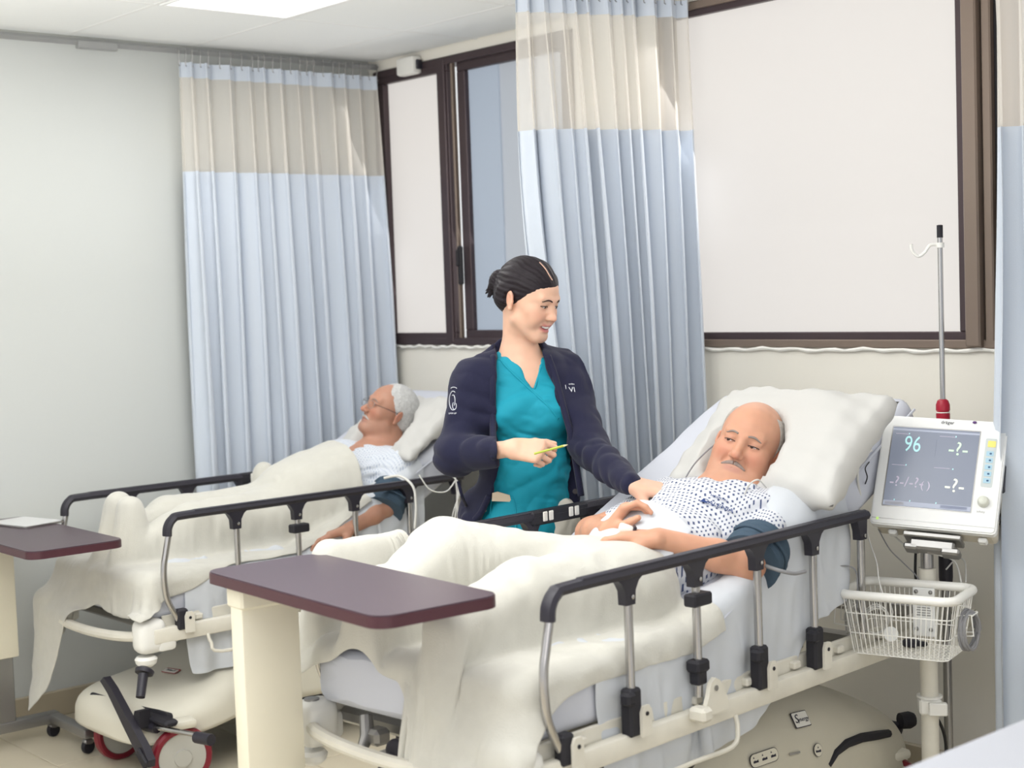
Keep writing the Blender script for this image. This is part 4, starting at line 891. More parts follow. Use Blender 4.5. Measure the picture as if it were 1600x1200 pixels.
m = MB(); m.lathe([(.0125, .1), (.0125, zr-.03)], (0, 0, 0), n=16); m.done('lower_tube', M['steel'], t)
m = MB(); m.lathe([(.018, .72), (.02, .74), (.02, .93), (.016, .95)], (0, 0, 0), n=16); m.done('grip', M['black'], t)
m = MB()
for k in range(5): a = 2*pi*k/5; m.box((.11*cos(a), .11*sin(a), .09), (.22, .03, .022), rz=a, bev=.008)
m.done('base', M['steel'], t)
for k in range(5): a = 2*pi*k/5; MB().lathe([(.008, -.009), (.03, -.009), (.03, .009), (.008, .009)], (.21*cos(a), .21*sin(a), .031), (sin(a), -cos(a), 0), n=16).done('caster', M['black2'], t)
# black bracket partly hidden by the right curtain, cables
t = empty('wall_holder', tuple(at(1572, 642, 4.32)), 0, 'small black holder showing beside the top right corner of the monitor', 'holder'); MB().box((0, 0, 0), (.02, .03, .06), bev=.005).done('body', M['black'], t); MB().box((0, 0, -.03), (.014, .02, .02), bev=.005).done('clip', M['black2'], t)
cable('monitor_cable', [G(1362, 704, 4.2), G(1346, 714, 4.16), G(1340, 745, 4.16), G(1346, 782, 4.2)], .0035, M['cable'], 'thick pale cable looping out of the left side of the monitor')
cable('monitor_cable', [G(1358, 722, 4.2), G(1352, 732, 4.17), G(1355, 745, 4.17), G(1352, 756, 4.2)], .0018, M['kcable'], 'short thin dark lead at the left side of the monitor')
cable('monitor_cable', [G(1352, 822, 4.22), G(1360, 850, 4.2), G(1370, 880, 4.15), G(1373, 905, 4.12), G(1380, 930, 4.1)], .002, M['cable'], 'white lead hanging from the monitor into the left end of the basket')
cable('monitor_cable', [G(1372, 826, 4.24), G(1390, 858, 4.24), G(1412, 880, 4.24), G(1432, 900, 4.22), G(1440, 915, 4.2)], .0018, M['gcable'], 'thin grey lead running diagonally below the monitor')
cable('monitor_cable', [G(1396, 836, 4.24), G(1412, 850, 4.2), G(1432, 858, 4.18), G(1462, 866, 4.17), G(1490, 876, 4.2), G(1500, 900, 4.18), G(1503, 925, 4.14)], .0026, M['cable'], 'pale cable curving in front of the monitor pole')
cable('monitor_cable', [G(1478, 890, 4.24), G(1496, 872, 4.24), G(1508, 880, 4.22), G(1509, 910, 4.18)], .0022, M['cable'], 'small white cable arch to the right of the monitor pole')
cable('power_cable', [G(1462, 1118, 4.25), G(1473, 1140, 4.28), G(1478, 1170, 4.3), G(1474, 1215, 4.35)], .0045, M['kcable'], 'black power cable hanging from the pole clamp')
cable('power_cable', [G(1431, 856, 4.30), G(1430, 890, 4.3), G(1432, 915, 4.28)], .004, M['kcable'], 'short straight black cable behind the monitor pole')
for k, (a, b) in enumerate(((0, .0), (1, .03), (2, .06))):
    z = .012+.012*k; cable('floor_cable', [(2.62+.05*k, -.20-.03*k, z), (2.85, -.30+.05*k, z), (3.05, -.24-.07*k, z), (3.3, -.3+.04*k, z)], .0085, M['kcable'], ['lowest', 'middle', 'uppermost'][k]+' of the black cables lying on the floor by the window wall')
# ================================================================ PEOPLE
def Rx(a): return np.array([[1, 0, 0], [0, cos(a), -sin(a)], [0, sin(a), cos(a)]])
def Ry(a): return np.array([[cos(a), 0, sin(a)], [0, 1, 0], [-sin(a), 0, cos(a)]])
def Rz(a): return np.array([[cos(a), -sin(a), 0], [sin(a), cos(a), 0], [0, 0, 1]])
def head_R(yaw, pitch, roll): return Rz(YAW)@Ry(radians(roll))@Rz(radians(yaw))@Rx(radians(pitch))
class HF:   # head frame: x = subject's left, face towards -y, z up; origin between the eyes' height and the ears
    def __init__(s, c, R, sc=1.): s.c = np.asarray(c, float); s.R = R; s.s = sc
    def p(s, x, y, z): return s.c+s.R@(np.array([x, y, z])*s.s)
    def inv(s, P): return (np.asarray(P, float)-s.c)@s.R/s.s
    def ell(s, c, r, rot=None, k=.012, op='u'): R = s.R if rot is None else s.R@rot; return Ell(s.p(*c), np.array(r)*s.s, R, k*s.s, op)
    def cap(s, a, b, ra, rb=None, k=.012, op='u'): return Cap(s.p(*a), s.p(*b), ra*s.s, (ra if rb is None else rb)*s.s, k*s.s, op)
def head_prims(h, female=False, eyes=.5, smile=False, jowl=0., bald=0.):
    e, c = h.ell, h.cap; jw = .0 if female else .006
    P = [e((0, .018, .034), (.0745, .094, .083), k=.02), e((0, -.028, .018), (.063, .064, .072), k=.03), e((0, -.034, -.030), (.058, .054, .062), k=.03),
         e((0, -.036, -.066), (.046+jw, .048, .042), k=.03), e((0, -.077, -.098), (.020+jw*.6, .016, .015), k=.025)]
    for s in (-1, 1):
        P += [e((s*.038, -.060, -.024), (.024, .024, .021), k=.02), c((s*.050, -.015, -.062), (s*.018, -.072, -.100), .016+jw*.6, .014, k=.025), c((s*.040, -.076, .023), (s*.010, -.087, .019), .009+jw*.3, k=.014)]
        if jowl: P += [e((s*.044, -.040, -.066), (.027, .034, .034), k=.02), e((s*.042, -.052, -.030), (.025, .026, .026), k=.02)]
        if smile: P += [e((s*.034, -.074, -.036), (.018, .016, .014), k=.014)]
    # sockets
    for s in (-1, 1): P += [e((s*.031, -.100, .002), (.019, .018, .013), k=.016, op='s')]
    # nose
    nl = .0 if female else .004
    P += [c((0, -.082, .012), (0, -.104-nl, -.026), .0075, .0095+nl*.3, k=.014), e((0, -.108-nl, -.031), (.0098+nl*.6, .0105, .0092+nl*.3), k=.008)]
    for s in (-1, 1): P += [e((s*(.0100+nl*.6), -.098-nl*.5, -.034), (.0066+nl*.2, .0090, .0062+nl*.2), k=.006)]
    for s in (-1, 1): P += [e((s*.0065, -.107-nl, -.0425), (.0034, .0046, .004), k=.002, op='s')]
    # eyelids: lid shell with an opening
    for s in (-1, 1):
        P += [e((s*.031, -.0745, .0005), (.0150, .0148, .0128), k=.005)]
        P += [c((s*.044, -.078, .0105), (s*.020, -.0865, .0115), .0038, .003, k=.006)]
        op_ = .0038*eyes+.0006; P += [e((s*.031, -.090, -.0005), (.0135, .0075, op_), k=.0015, op='s')]
    # mouth
    if smile:
        P += [e((0, -.0885, -.0575), (.027, .0095, .0052), Rx(.1), k=.006), e((0, -.0865, -.0765), (.022, .0102, .0068), k=.006)]
        P += [Cap(h.p(-.026, -.087, -.0610), h.p(0, -.0985, -.0672), .0016*h.s, .0066*h.s, .002, 's'), Cap(h.p(.026, -.087, -.0610), h.p(0, -.0985, -.0672), .0016*h.s, .0066*h.s, .002, 's')]
        for s in (-1, 1): P += [e((s*.040, -.066, -.052), (.014, .014, .016), k=.02)]
    else:
        P += [e((0, -.0865, -.0600), (.024, .0090, .0050), k=.008), e((0, -.0845, -.0700), (.021, .0088, .0062), k=.008), e((0, -.100, -.0650), (.026, .0160, .0011), k=.003, op='s')]
        for s in (-1, 1): P += [c((s*.020, -.092, -.036), (s*.033, -.079, -.060), .0022, k=.010, op='s')]
    P += [e((0, -.0985, -.050), (.0035, .004, .006), k=.005, op='s')]
    # ears
    for s in (-1, 1):
        rt = Ry(s*.12)@Rx(-.18)@Rz(s*.35)
        P += [e((s*.077, .012, -.008), (.0075, .0160, .0275), rt, k=.007), e((s*.0860, .012, -.004), (.0055, .0098, .018), rt, k=.003, op='s'), e((s*.0800, .000, -.012), (.0040, .0045, .006), rt, k=.003), e((s*.0775, .004, -.034), (.006, .008, .009), rt, k=.006)]
    return P
def hand_prims(w, f, n, s=1., curls=((.5, .6, .4),)*4, spread=.10, thumb=(.75, .35, .2), tside=1, rp=1.):
    """w wrist, f finger direction, n direction the palm faces, tside=+1: thumb towards cross(n,f)"""
    w = np.asarray(w, float); f = norm(f); n = norm(np.asarray(n)-f*(np.asarray(n)@f)); t = np.cross(n, f)*tside; P = []
    L = (.090, .092, .087, .080); O = (.030, .0105, -.0095, -.028); Ls = ((.043, .025, .021), (.047, .029, .022), (.043, .027, .021), (.033, .020, .019)); R_ = (.0088, .0090, .0085, .0075)
    for i in range(4):
        k0 = w+f*L[i]*s+t*O[i]*s-n*(.003*abs(O[i])/.03)*s
        P.append(Cap(w+t*O[i]*.62*s+f*.004, k0, .0155*s*rp, .0118*s*rp, k=.014*s)); d = norm(f+t*spread*(1.5-i)/1.5); p = k0; cu = 0
        for j, l in enumerate(Ls[i]):
            cu += curls[i][j]; dd = d*cos(cu)+n*sin(cu); q = p+dd*l*s; r = R_[i]*s*(1-.10*j)*rp; P.append(Cap(p, q, r*1.03, r*.9, k=.0035)); p = q
    b = w+f*.022*s+t*.024*s+n*.006*s; a0, c1, c2 = thumb; d0 = norm(f*cos(a0)+t*sin(a0)*.85+n*.45); p1 = b+d0*.042*s; d1 = norm(d0*cos(c1)+norm(f*.9-t*.3+n*.25)*sin(c1)); p2 = p1+d1*.034*s; d2 = norm(d1*cos(c2)+norm(f-t*.3+n*.2)*sin(c2)); p3 = p2+d2*.026*s
    P += [Cap(w+f*.010*s+t*.012*s, p1, .0175*s*rp, .0120*s*rp, k=.014*s), Cap(p1, p2, .0108*s*rp, .0096*s*rp, k=.005), Cap(p2, p3, .0098*s*rp, .0078*s*rp, k=.004)]
    return P, w+f*.10*s
def gs(q, c, r): return np.exp(-(((q-np.array(c))/np.array(r))**2).sum(1))
def mix(c, t, k): return c*(1-k[:, None])+np.array(lin(t))[None]*k[:, None]
def skin_cols(v, h, base, female, seed=1):
    q = h.inv(v); c = np.tile(np.array(lin(base)), (len(v), 1)); far = np.exp(-np.maximum(0, np.linalg.norm(q, axis=1)-.16)/.03)
    n1 = vnoise(v, 60, seed); c *= (1+.10*(n1-.5))[:, None]
    red = 'd98d78' if female else 'c4705c'
    for s in (-1, 1): c = mix(c, red, .45*gs(q, (s*.040, -.075, -.030), (.022, .03, .020)))
    c = mix(c, red, .40*gs(q, (0, -.115, -.034), (.014, .014, .012)))
    for s in (-1, 1): c = mix(c, red, .35*gs(q, (s*.080, .012, -.008), (.012, .02, .03))); c = mix(c, '8a5a50' if not female else '9c6a5c', (.30 if female else .42)*gs(q, (s*.031, -.086, .001), (.017, .014, .0075)))
    lipc = 'b5505c' if female else 'b3766c'; up = q[:, 1] < -.078
    zc = -.067+1.6*q[:, 0]**2*(6 if female else 1)
    lk = np.exp(-((q[:, 2]-zc)/(.0125 if female else .0075))**4)*np.exp(-(q[:, 0]/.024)**6)*up; c = mix(c, lipc, (.85 if female else .55)*lk)
    if female: c = mix(c, '5a1f28', .9*np.exp(-((q[:, 2]-zc-.0006)/.0042)**4)*np.exp(-(q[:, 0]/.023)**6)*(q[:, 1] > -.0925)*(q[:, 1] < -.070))
    else: c = mix(c, '9a8178', .28*gs(q, (0, -.07, -.078), (.05, .05, .028)))
    return c
def person_mesh(name, prims, grids, m, root, loc, colf=None, smooth_it=1, k=None):
    v, q = mesh_sdf(prims, *grids); 
    if smooth_it: v = relax(v, q, smooth_it, .4)
    o = build(name, v, q, m, root, 180, off=loc)
    if colf is not None: vcolor(o, colf(v))
    return o, v, q
def hair_mesh(name, h, prims, m, root, loc, step=.0026, pad=.16, disp=None):
    c = h.c; g = [axis_grid([(c[i]-pad, c[i]+pad, step)]) for i in range(3)]; v, q = mesh_sdf(prims, *g)
    return build(name, relax(v, q, 1, .3), q, m, root, 180, off=loc)
def eyes_and_brows(h, root, loc, browm, fb, iris=True, look=(0, 0), brow_t=.0028, brow_z=.0215, lash=.0009, arch=.004, lid=.0035, lower=True, inner=.013, outer=.046):
    """fb: BVH of the body mesh (world) so that brows and lashes lie on the skin"""
    def on(x, z, lift=0.):
        o_ = h.p(x, -.2, z); d = h.R@np.array([0, 1., 0]); r = fb.ray_cast(Vector(o_), Vector(d), .3*h.s)
        return (np.array(r[0])-d*lift) if r[0] is not None else h.p(x, -.085, z)
    for s in (-1, 1):
        m = MB(); m.ell(h.p(s*.031, -.0745, .0005), (.0132*h.s,)*3, 18, 12); ey = m.done('eye', M['eye'], root, 180, off=loc)
        if iris:
            d = norm(np.array([look[0], -1, look[1]])); ce = np.array([s*.031, -.0745, .0005])+d*.0090; m = MB(); m.ell(h.p(*ce), (.0058*h.s,)*3, 14, 10); m.done('iris', M['iris'], ey, 180, off=loc)
        T_ = np.linspace(0, 1, 12); m = MB(); pts = [on(s*(inner+(outer-inner)*t), brow_z+arch*sin(pi*min(1, t*1.15))-.004*t*t, 0) for t in T_]
        m.tube(pts, [brow_t*h.s*(.35+.75*sin(pi*min(.98, .22+.78*t))**.7) for t in T_], 8); m.done('eyebrow', browm, root, 180, off=loc)
        m = MB(); pts = [on(s*.031+.0150*cos(a), .0002+lid*sin(a)*1.0, 0) for a in np.linspace(.05, pi-.05, 12)]; m.tube(pts, [lash*h.s*(.6+.6*sin(pi*i/11)) for i in range(12)], 5); m.done('eyelashes', M['brow'], root, 180, off=loc)
        if lower:
            m = MB(); pts = [on(s*.031+.0140*cos(a), -.0006-lid*.8*sin(a), -.0002) for a in np.linspace(.1, pi-.1, 10)]; m.tube(pts, [lash*.5*h.s]*10, 5); m.done('eyelashes', M['brow'], root, 180, off=loc)
def mnoise(P, dirv, sa, sc, seed):
    """ridged noise stretched along dirv: cloth creases"""
    d = norm(dirv); P = np.asarray(P, float); al = P@d; Q = (P-al[:, None]*d[None])*sc+al[:, None]*d[None]*sa; n = vnoise(Q, 1., seed); return 1-np.abs(2*n-1)*2
# ---------------------------------------------------------------- the nurse
TN = 4.60
wl = at(820, 760, TN); wl = np.array([wl[0], wl[1], 0.]); nurse = empty('person', tuple(wl), 0, 'smiling woman in navy cardigan over teal scrubs, holding a pencil between the beds', 'person')
hN = HF(at(825, 466, 4.57), head_R(55, 17, 3), .985)
R3 = np.array([CR*1., norm(np.cross([0, 0, 1.], norm([CR[0], CR[1], 0]))), [0, 0, 1.]]).T; bx = norm([CR[0], CR[1], 0]); by = np.cross([0, 0, 1.], bx); RB = np.stack([bx, by, [0, 0, 1.]], 1)
RT = RB@Rz(radians(14))
A_ = dict(nk=at(811, 560, 4.62), rs=at(745, 600, 4.58), ls=at(886, 590, 4.68), re=at(711, 712, 4.50), rw=at(797, 701, 4.33), le=at(924, 702, 4.48), lw=at(984, 755, 4.20),
          ch=at(827, 640, 4.63), wa=at(825, 735, 4.63), hp=at(818, 815, 4.64))
def zdown(p, z): return np.array([p[0], p[1], z])
hipL, hipR = A_['hp']+bx*.085, A_['hp']-bx*.085
ftL, ftR = zdown(hipL, .09)+bx*.02, zdown(hipR, .09)-bx*.02
legs = []
for hp_, ft in ((hipL, ftL), (hipR, ftR)):
    kn = (hp_+ft)/2-by*.01; legs += [Cap(hp_, kn, .075, .052, k=.03), Cap(kn, ft, .050, .033, k=.02), Cap(ft, ft-by*.15-V3(0, 0, .04), .032, .026, k=.02)]
rf, rn = norm(at(838, 706, 4.25)-A_['rw']), norm(by*.35-V3(0, 0, 1)*.75-bx*.1)
hr, _ = hand_prims(A_['rw']+rf*.012, norm(bx*.93-V3(0, 0, .10)-by*.35), norm(V3(0, 0, -1)*.45+by*.85), .94, curls=((.75, 1.15, .7), (.95, 1.2, .8), (1.0, 1.25, .8), (1.05, 1.2, .8)), thumb=(.55, .35, .4), tside=-1, spread=.05)
hl, _ = hand_prims(A_['lw']+norm(A_['lw']-A_['le'])*.006, norm(bx*.93-V3(0, 0, .26)-by*.10), norm(V3(0, 0, -1)-bx*.3+by*.35), 1.0, curls=((.15, .3, .2), (.22, .35, .25), (.30, .4, .3), (.35, .45, .3)), thumb=(.75, .25, .2), tside=1, spread=.22)
skin = head_prims(hN, female=True, eyes=.25, smile=True)+[
    Cap(hN.p(0, .022, -.035), A_['nk']+V3(0, 0, .012), .050, .050, k=.03), Cap(A_['nk']+V3(0, 0, .0), A_['nk']-V3(0, 0, .06)-by*.012, .054, .060, k=.04),
    Cap(A_['rs']-V3(0, 0, .0), A_['ls'], .045, k=.05), Ell(A_['ch']+V3(0, 0, .035), (.124, .088, .140), RT, k=.05), Ell(A_['wa'], (.095, .070, .13), RT, k=.05), Ell(A_['hp'], (.125, .085, .10), RT, k=.05),
    Cap(A_['rs'], A_['re'], .040, .033, k=.02), Cap(A_['re'], A_['rw'], .033, .0235, k=.012), Cap(A_['rw'], A_['rw']+rf*.02, .0235, .022, k=.012),
    Cap(A_['ls'], A_['le'], .040, .033, k=.02), Cap(A_['le'], A_['lw'], .033, .0245, k=.012)]+hr+hl+legs
for s in (-1, 1): skin.append(Cap(A_['nk']-V3(0, 0, .060)-by*.050+bx*s*.012, A_['nk']-V3(0, 0, .045)-by*.040+bx*s*.05, .010, .010, k=.02))
c = hN.c; x0, x1 = min(A_['re'][0], A_['rs'][0], c[0])-.16, A_['lw'][0]+.24
GX = axis_grid([(min(ftR[0], hipR[0], A_['re'][0])-.20, x1, .0033)]); GY = axis_grid([(min(A_['rw'][1], A_['re'][1])-.20, max(A_['ls'][1], A_['lw'][1])+.24, .0033)]); GZ = axis_grid([(0.0, .85, .02), (.85, c[2]-.20, .0036), (c[2]-.20, c[2]-.13, .0034), (c[2]-.13, c[2]+.09, .0022), (c[2]+.09, c[2]+.16, .006)])
body, bv, bq = person_mesh('body', skin, (GX, GY, GZ), M['skinw'], nurse, wl, lambda v: skin_cols(v, hN, 'dfb49b', True))
from mathutils.bvhtree import BVHTree
def bvh_of(v, q): return BVHTree.FromPolygons([tuple(p) for p in v], [tuple(f) for f in q])
nbv = bvh_of(bv, bq)
eyes_and_brows(hN, nurse, wl, M['brow'], nbv, look=(.25, -.30), brow_t=.0024, brow_z=.0185, arch=.0045, lash=.0014, lid=.0022)
# teeth
m = MB(); pts = [hN.p(.023*u, -.0925+.014*u*u, -.0638+.0050*u*u) for u in np.linspace(-1, 1, 13)]; m.tube(pts, [.0044*hN.s*(1-.35*u*u) for u in np.linspace(-1, 1, 13)], 8); m.done('teeth', M['teeth'], nurse, 180, off=wl)
# hair with a bun and a parting
def hairline(P): q = hN.inv(P); return (q[:, 1]+.030+.98*q[:, 2]-.016*np.exp(-((q[:, 0]-.030)/.022)**2))*.72*hN.s
def strands(P):
    q = hN.inv(P); ph = np.arctan2(q[:, 2]-.02, q[:, 0]+1e-6); bunw = np.exp(-(np.linalg.norm(q-np.array([.0, .115, .035]), axis=1)/.05)**2)
    ed = .8*np.clip(hairline(P)/.03-.1, 0, 1); return ed*(.0013*np.sin(ph*34+9*vnoise(q, 18, 3))+.0012*np.sin(ph*13+q[:, 1]*20))*(1-bunw)+bunw*.0018*np.sin(ph*20+q[:, 1]*180)
HP = [hN.ell((0, .014, .036), (.0815, .1020, .0905), k=.01), hN.ell((0, .06, -.012), (.060, .050, .055), k=.03)]
for s in (-1, 1): HP.append(hN.ell((s*.076, .040, .0), (.010, .030, .030), k=.02))
HP += [Fn(lambda P: -hairline(P), k=.006, op='i'), ]
for s in (-1, 1): HP.append(hN.ell((s*.085, .010, -.010), (.014, .0215, .032), k=.004, op='s'))
HP += [hN.cap((.030, -.085, .085), (.026, .03, .128), .0035, .0025, k=.006, op='s')]
HP += [hN.cap((0, .095, .020), (0, .115, .014), .022, .028, k=.01), hN.ell((-.002, .124, .016), (.031, .024, .036), k=.012), hN.ell((.006, .130, -.006), (.020, .018, .026), k=.01)]
for k, (dx, dy, dz_) in enumerate(((-.02, .16, .0), (-.008, .165, -.012), (.006, .158, -.022), (.016, .15, -.02), (-.014, .15, -.018), (.024, .15, .01))): HP.append(hN.cap((dx*.7, .130, .0), (dx, dy-.015, dz_-.022), .009, .0022, k=.006))
HP += [Fn(strands, op='d')]
HP[2+2] = Fn(lambda P: -hairline(P), k=.006, op='i')
hho = hair_mesh('hair', hN, HP, M['hair'], nurse, wl)
hv = np.empty(len(hho.data.vertices)*3, np.float32); hho.data.vertices.foreach_get('co', hv); hbv = bvh_of(hv.reshape(-1, 3)+wl, [tuple(p.vertices) for p in hho.data.polygons])
m = MB(); m.ell(hN.p(.0835, .004, -.040), (.003,)*3, 8, 6); m.done('earring', M['chrome'], nurse, 180, off=wl)
# garments
def PX(P):
    d = np.asarray(P, float)-CAM; t = d@CF; return 800+FPX*(d@CR)/t, 600-FPX*(d@CU)/t, t
def cut(poly, front=None, k=.006, op='s', inv=False):
    def f(P):
        x, y, t = PX(P); d = poly_sd(x, y, poly)*t/FPX
        if front is not None: d = np.maximum(d, t-front(x, y))
        return (-d if inv else d).astype(f32)
    return Fn(f, k, op)
def folds(P, amp, sc, dirv, seed): return amp*mnoise(P, dirv, sc*.28, sc, seed)
def tor(g, hipg=0.): return [Cap(A_['rs']+V3(0, 0, -.004), A_['ls'], .046+g, k=.05), Cap(A_['nk']+V3(0, 0, -.02)+by*.02, A_['rs']+V3(0, 0, .0), .045+g, .044+g, k=.05), Cap(A_['nk']+V3(0, 0, -.02)+by*.02, A_['ls'], .045+g, .044+g, k=.05), Ell(A_['ch'], (.152+g, .105+g, .165+g), RT, k=.06), Ell(A_['ch']-by*.085+V3(0, 0, -.005)+bx*.065, (.062+g*.5, .05, .06), RT, k=.05), Ell(A_['ch']-by*.085+V3(0, 0, -.005)-bx*.055, (.062+g*.5, .05, .06), RT, k=.05), Ell(A_['wa'], (.128+g, .10+g, .15+g), RT, k=.06), Ell(A_['hp']+V3(0, 0, -.03), (.158+g+hipg, .122+g+hipg, .15+g), RT, k=.06), Cap(A_['nk']-V3(0, 0, .03)+by*.01, A_['nk']-V3(0, 0, .08), .07+g*.5, .085, k=.04)]
fr = lambda t0: (lambda x, y: t0+0*x)
scrub = tor(0)+[cut([(762, 300), (774, 510), (777, 530), (834, 608), (846, 565), (850, 515), (880, 300)], fr(4.66), k=.004), Fn(lambda P: (P[:, 2]-(A_['nk'][2]+.035+.25*np.maximum(0, (P-A_['nk'])@by))).astype(f32), k=.01, op='i'),
    Fn(lambda P: (-(P[:, 2]-(A_['hp'][2]-.085+.03*np.sin((P-A_['hp'])@bx*9+1)))).astype(f32), k=.008, op='i'), Fn(lambda P: (folds(P, .0045, 24, bx*.8+V3(0, 0, .55), 5)+folds(P, .0030, 40, bx-V3(0, 0, .3), 9)-.004).astype(f32), op='d')]
gx = axis_grid([(A_['ch'][0]-.30, A_['ch'][0]+.30, .0045)]); gy = axis_grid([(A_['ch'][1]-.28, A_['ch'][1]+.28, .0045)])
person_mesh('scrub_top', scrub, (gx, gy, axis_grid([(.72, 1.56, .0045)])), M['teal'], nurse, wl)
open_poly = [(776, 420), (773, 530), (777, 600), (777, 660), (779, 720), (770, 770), (752, 815), (735, 870), (925, 890), (912, 800), (896, 735), (886, 680), (872, 630), (856, 580), (840, 530), (846, 420)]
card = tor(.024, .012)+[Ell(A_['nk']+V3(0, 0, .012)+by*.012, (.078, .074, .075), RB, k=.03), Cap(A_['rs']-V3(0, 0, .002), A_['re'], .068, .062, k=.05), Cap(A_['re'], A_['rw']-rf*.0, .060, .038, k=.03), Cap(A_['rw']-rf*.005, A_['rw']+rf*.006, .036, .033, k=.006),
    Cap(A_['ls'], A_['le'], .066, .054, k=.05), Cap(A_['le'], A_['lw'], .054, .038, k=.03), Cap(A_['lw']-norm(A_['lw']-A_['le'])*.03, A_['lw']+norm(A_['lw']-A_['le'])*.002, .036, .034, k=.006),
    Cap(A_['hp']-bx*.13+V3(0, 0, .04), A_['hp']-bx*.15-V3(0, 0, .035), .055, .045, k=.05),
    cut(open_poly, fr(4.64), k=.006), Ell(A_['nk']+V3(0, 0, .03)-by*.006, (.060, .060, .13), RB, k=.006, op='s'), Fn(lambda P: (P[:, 2]-(A_['nk'][2]+.060+.25*((P-A_['nk'])@by))).astype(f32), k=.01, op='i'),
    Fn(lambda P: (-(P[:, 2]-(A_['hp'][2]-.045+.02*np.sin((P-A_['hp'])@bx*7)))).astype(f32), k=.008, op='i')]
# the body behind the opening stays hollow: subtract the shirt volume
card_sub = [p for p in tor(.004)]
class Sub:
    def __init__(s, prims, k=.004): s.p = prims; s.k = k; s.op = 's'
    def d(s, P): return field(s.p, P)
sleeves_keep = [p for p in card if isinstance(p, Cap)]
card.append(Fn(lambda P: (folds(P, .0055, 22, bx-V3(0, 0, .45), 15)+folds(P, .0045, 17, V3(0, 0, 1)+bx*.3, 19)-.003).astype(f32), op='d'))
gx = axis_grid([(min(A_['re'][0], A_['ch'][0]-.2)-.16, A_['lw'][0]+.06, .005)]); gy = axis_grid([(min(A_['rw'][1], A_['ch'][1]-.2)-.14, A_['lw'][1]+.22, .005)])
cg, cv_, cq_ = person_mesh('cardigan', card, (gx, gy, axis_grid([(.78, 1.56, .005)])), M['navy'], nurse, wl)
def surf(o, px, py, off, lift=.002):
    """point on a part's surface seen along a direction, lifted a little"""
    bvh = o if isinstance(o, BVHTree) else None; d = ray(px, py); r = bvh.ray_cast(Vector(CAM-np.array(off)), Vector(norm(d)), 20)
    return (np.array(r[0])+np.array(off)-norm(d)*lift) if r[0] is not None else at(px, py, TN-.1)
def surf_strip(name, bv_, pts, r, m, parent, off, n=8, flat=1., lift=0.): m_ = MB(); m_.tube(curve_pts([surf(bv_, x, y, (0, 0, 0), lift) for x, y in pts], 6), r, n, flat=flat); return m_.done(name, m, parent, 180, off=off)
cb = bvh_of(cv_, cq_)
surf_strip('hair_parting', hbv, [(843, 410), (852, 420), (858, 430), (863, 438)], .0020, mat('scalp', 'c9a593', .6), nurse, wl, n=6)
surf_strip('front_band', cb, [(771, 556), (770, 600), (770, 660), (771, 715)], .010, M['navy'], nurse, wl); surf_strip('front_band', cb, [(764, 775), (752, 800), (742, 812)], .010, M['navy'], nurse, wl)
surf_strip('front_band', cb, [(856, 556), (868, 590), (880, 635), (892, 680), (900, 725), (908, 775)], .010, M['navy'], nurse, wl)
for (x, y) in ((879, 663), (886, 717), (897, 768)): p = surf(cb, x+2, y, (0, 0, 0), .009); MB().lathe([(0, 0), (.0085, 0), (.0085, .003), (.006, .0035), (0, .003)], p, -ray(x, y), n=16).done('button', mat('horn_button', '3a3438', .3), nurse, 40, off=wl)
surf_strip('pocket_edge', cb, [(716, 752), (722, 775), (728, 790)], .005, M['navy'], nurse, wl)
# printed marks: chest letters and sleeve emblem
ink = mat('white_print', 'd5d8de', .7)
def printed(body, x, y, size, bv_, parent, off, m, dirX=None, lift=.003):
    p = surf(bv_, x, y, (0, 0, 0), lift); a = surf(bv_, x+6, y, (0, 0, 0), lift); b = surf(bv_, x, y-6, (0, 0, 0), lift); X = norm(a-p); Y = norm(b-p)
    if dirX: X, Y = norm(X*cos(dirX)+Y*sin(dirX)), norm(-X*sin(dirX)+Y*cos(dirX))
    return text_obj('print', body, size, m, parent, p, X, Y, off=off)
printed('VI', 894, 609, .024, cb, nurse, wl, ink); printed('ambu', 893, 600, .008, cb, nurse, wl, ink); printed('l', 884, 605, .02, cb, nurse, wl, ink)
m = MB()
def arc(cx, cy, rx, ry, a0, a1, n=12, w=.0012): m.tube([surf(cb, cx+rx*cos(radians(a0+(a1-a0)*i/n)), cy-ry*sin(radians(a0+(a1-a0)*i/n)), (0, 0, 0), .001) for i in range(n+1)], w, 5)
arc(708, 626, 6, 15, 60, 300); arc(708, 626, 3, 9, -60, 120); arc(710, 634, 3, 6, 120, 400); arc(709, 608, 5, 3, 20, 160)
m.done('sleeve_emblem', ink, nurse, 180, off=wl); printed('UVM UP', 707, 646, .007, cb, nurse, wl, ink)
# scrub details
sv, sq = mesh_sdf(scrub, axis_grid([(A_['ch'][0]-.30, A_['ch'][0]+.30, .008)]), axis_grid([(A_['ch'][1]-.28, A_['ch'][1]+.28, .008)]), axis_grid([(.72, 1.56, .008)])); sbv = bvh_of(sv, sq)
surf_strip('neck_trim', sbv, [(781, 562), (800, 582), (830, 610), (858, 636), (872, 655)], .0035, M['teal'], nurse, wl); surf_strip('neck_trim', sbv, [(845, 574), (840, 592), (835, 608)], .0035, M['teal'], nurse, wl)
surf_strip('pocket_seam', sbv, [(768, 772), (766, 800), (764, 825)], .0022, M['teal'], nurse, wl); surf_strip('pocket_seam', sbv, [(802, 776), (806, 800), (806, 832)], .0022, M['teal'], nurse, wl); surf_strip('pocket_seam', sbv, [(768, 774), (785, 777), (802, 778)], .0028, M['teal'], nurse, wl)
p = surf(sbv, 784, 776, (0, 0, 0), .014); m = MB(); m.prism([(-.030, -.012), (.028, -.016), (.024, .004), (-.012, .016), (-.028, .012)], 0, .004, p, norm(bx), V3(0, 0, 1)); m.done('pocket_paper', mat('kraft_paper', 'd5c4ac', .7), nurse, 30, off=wl)
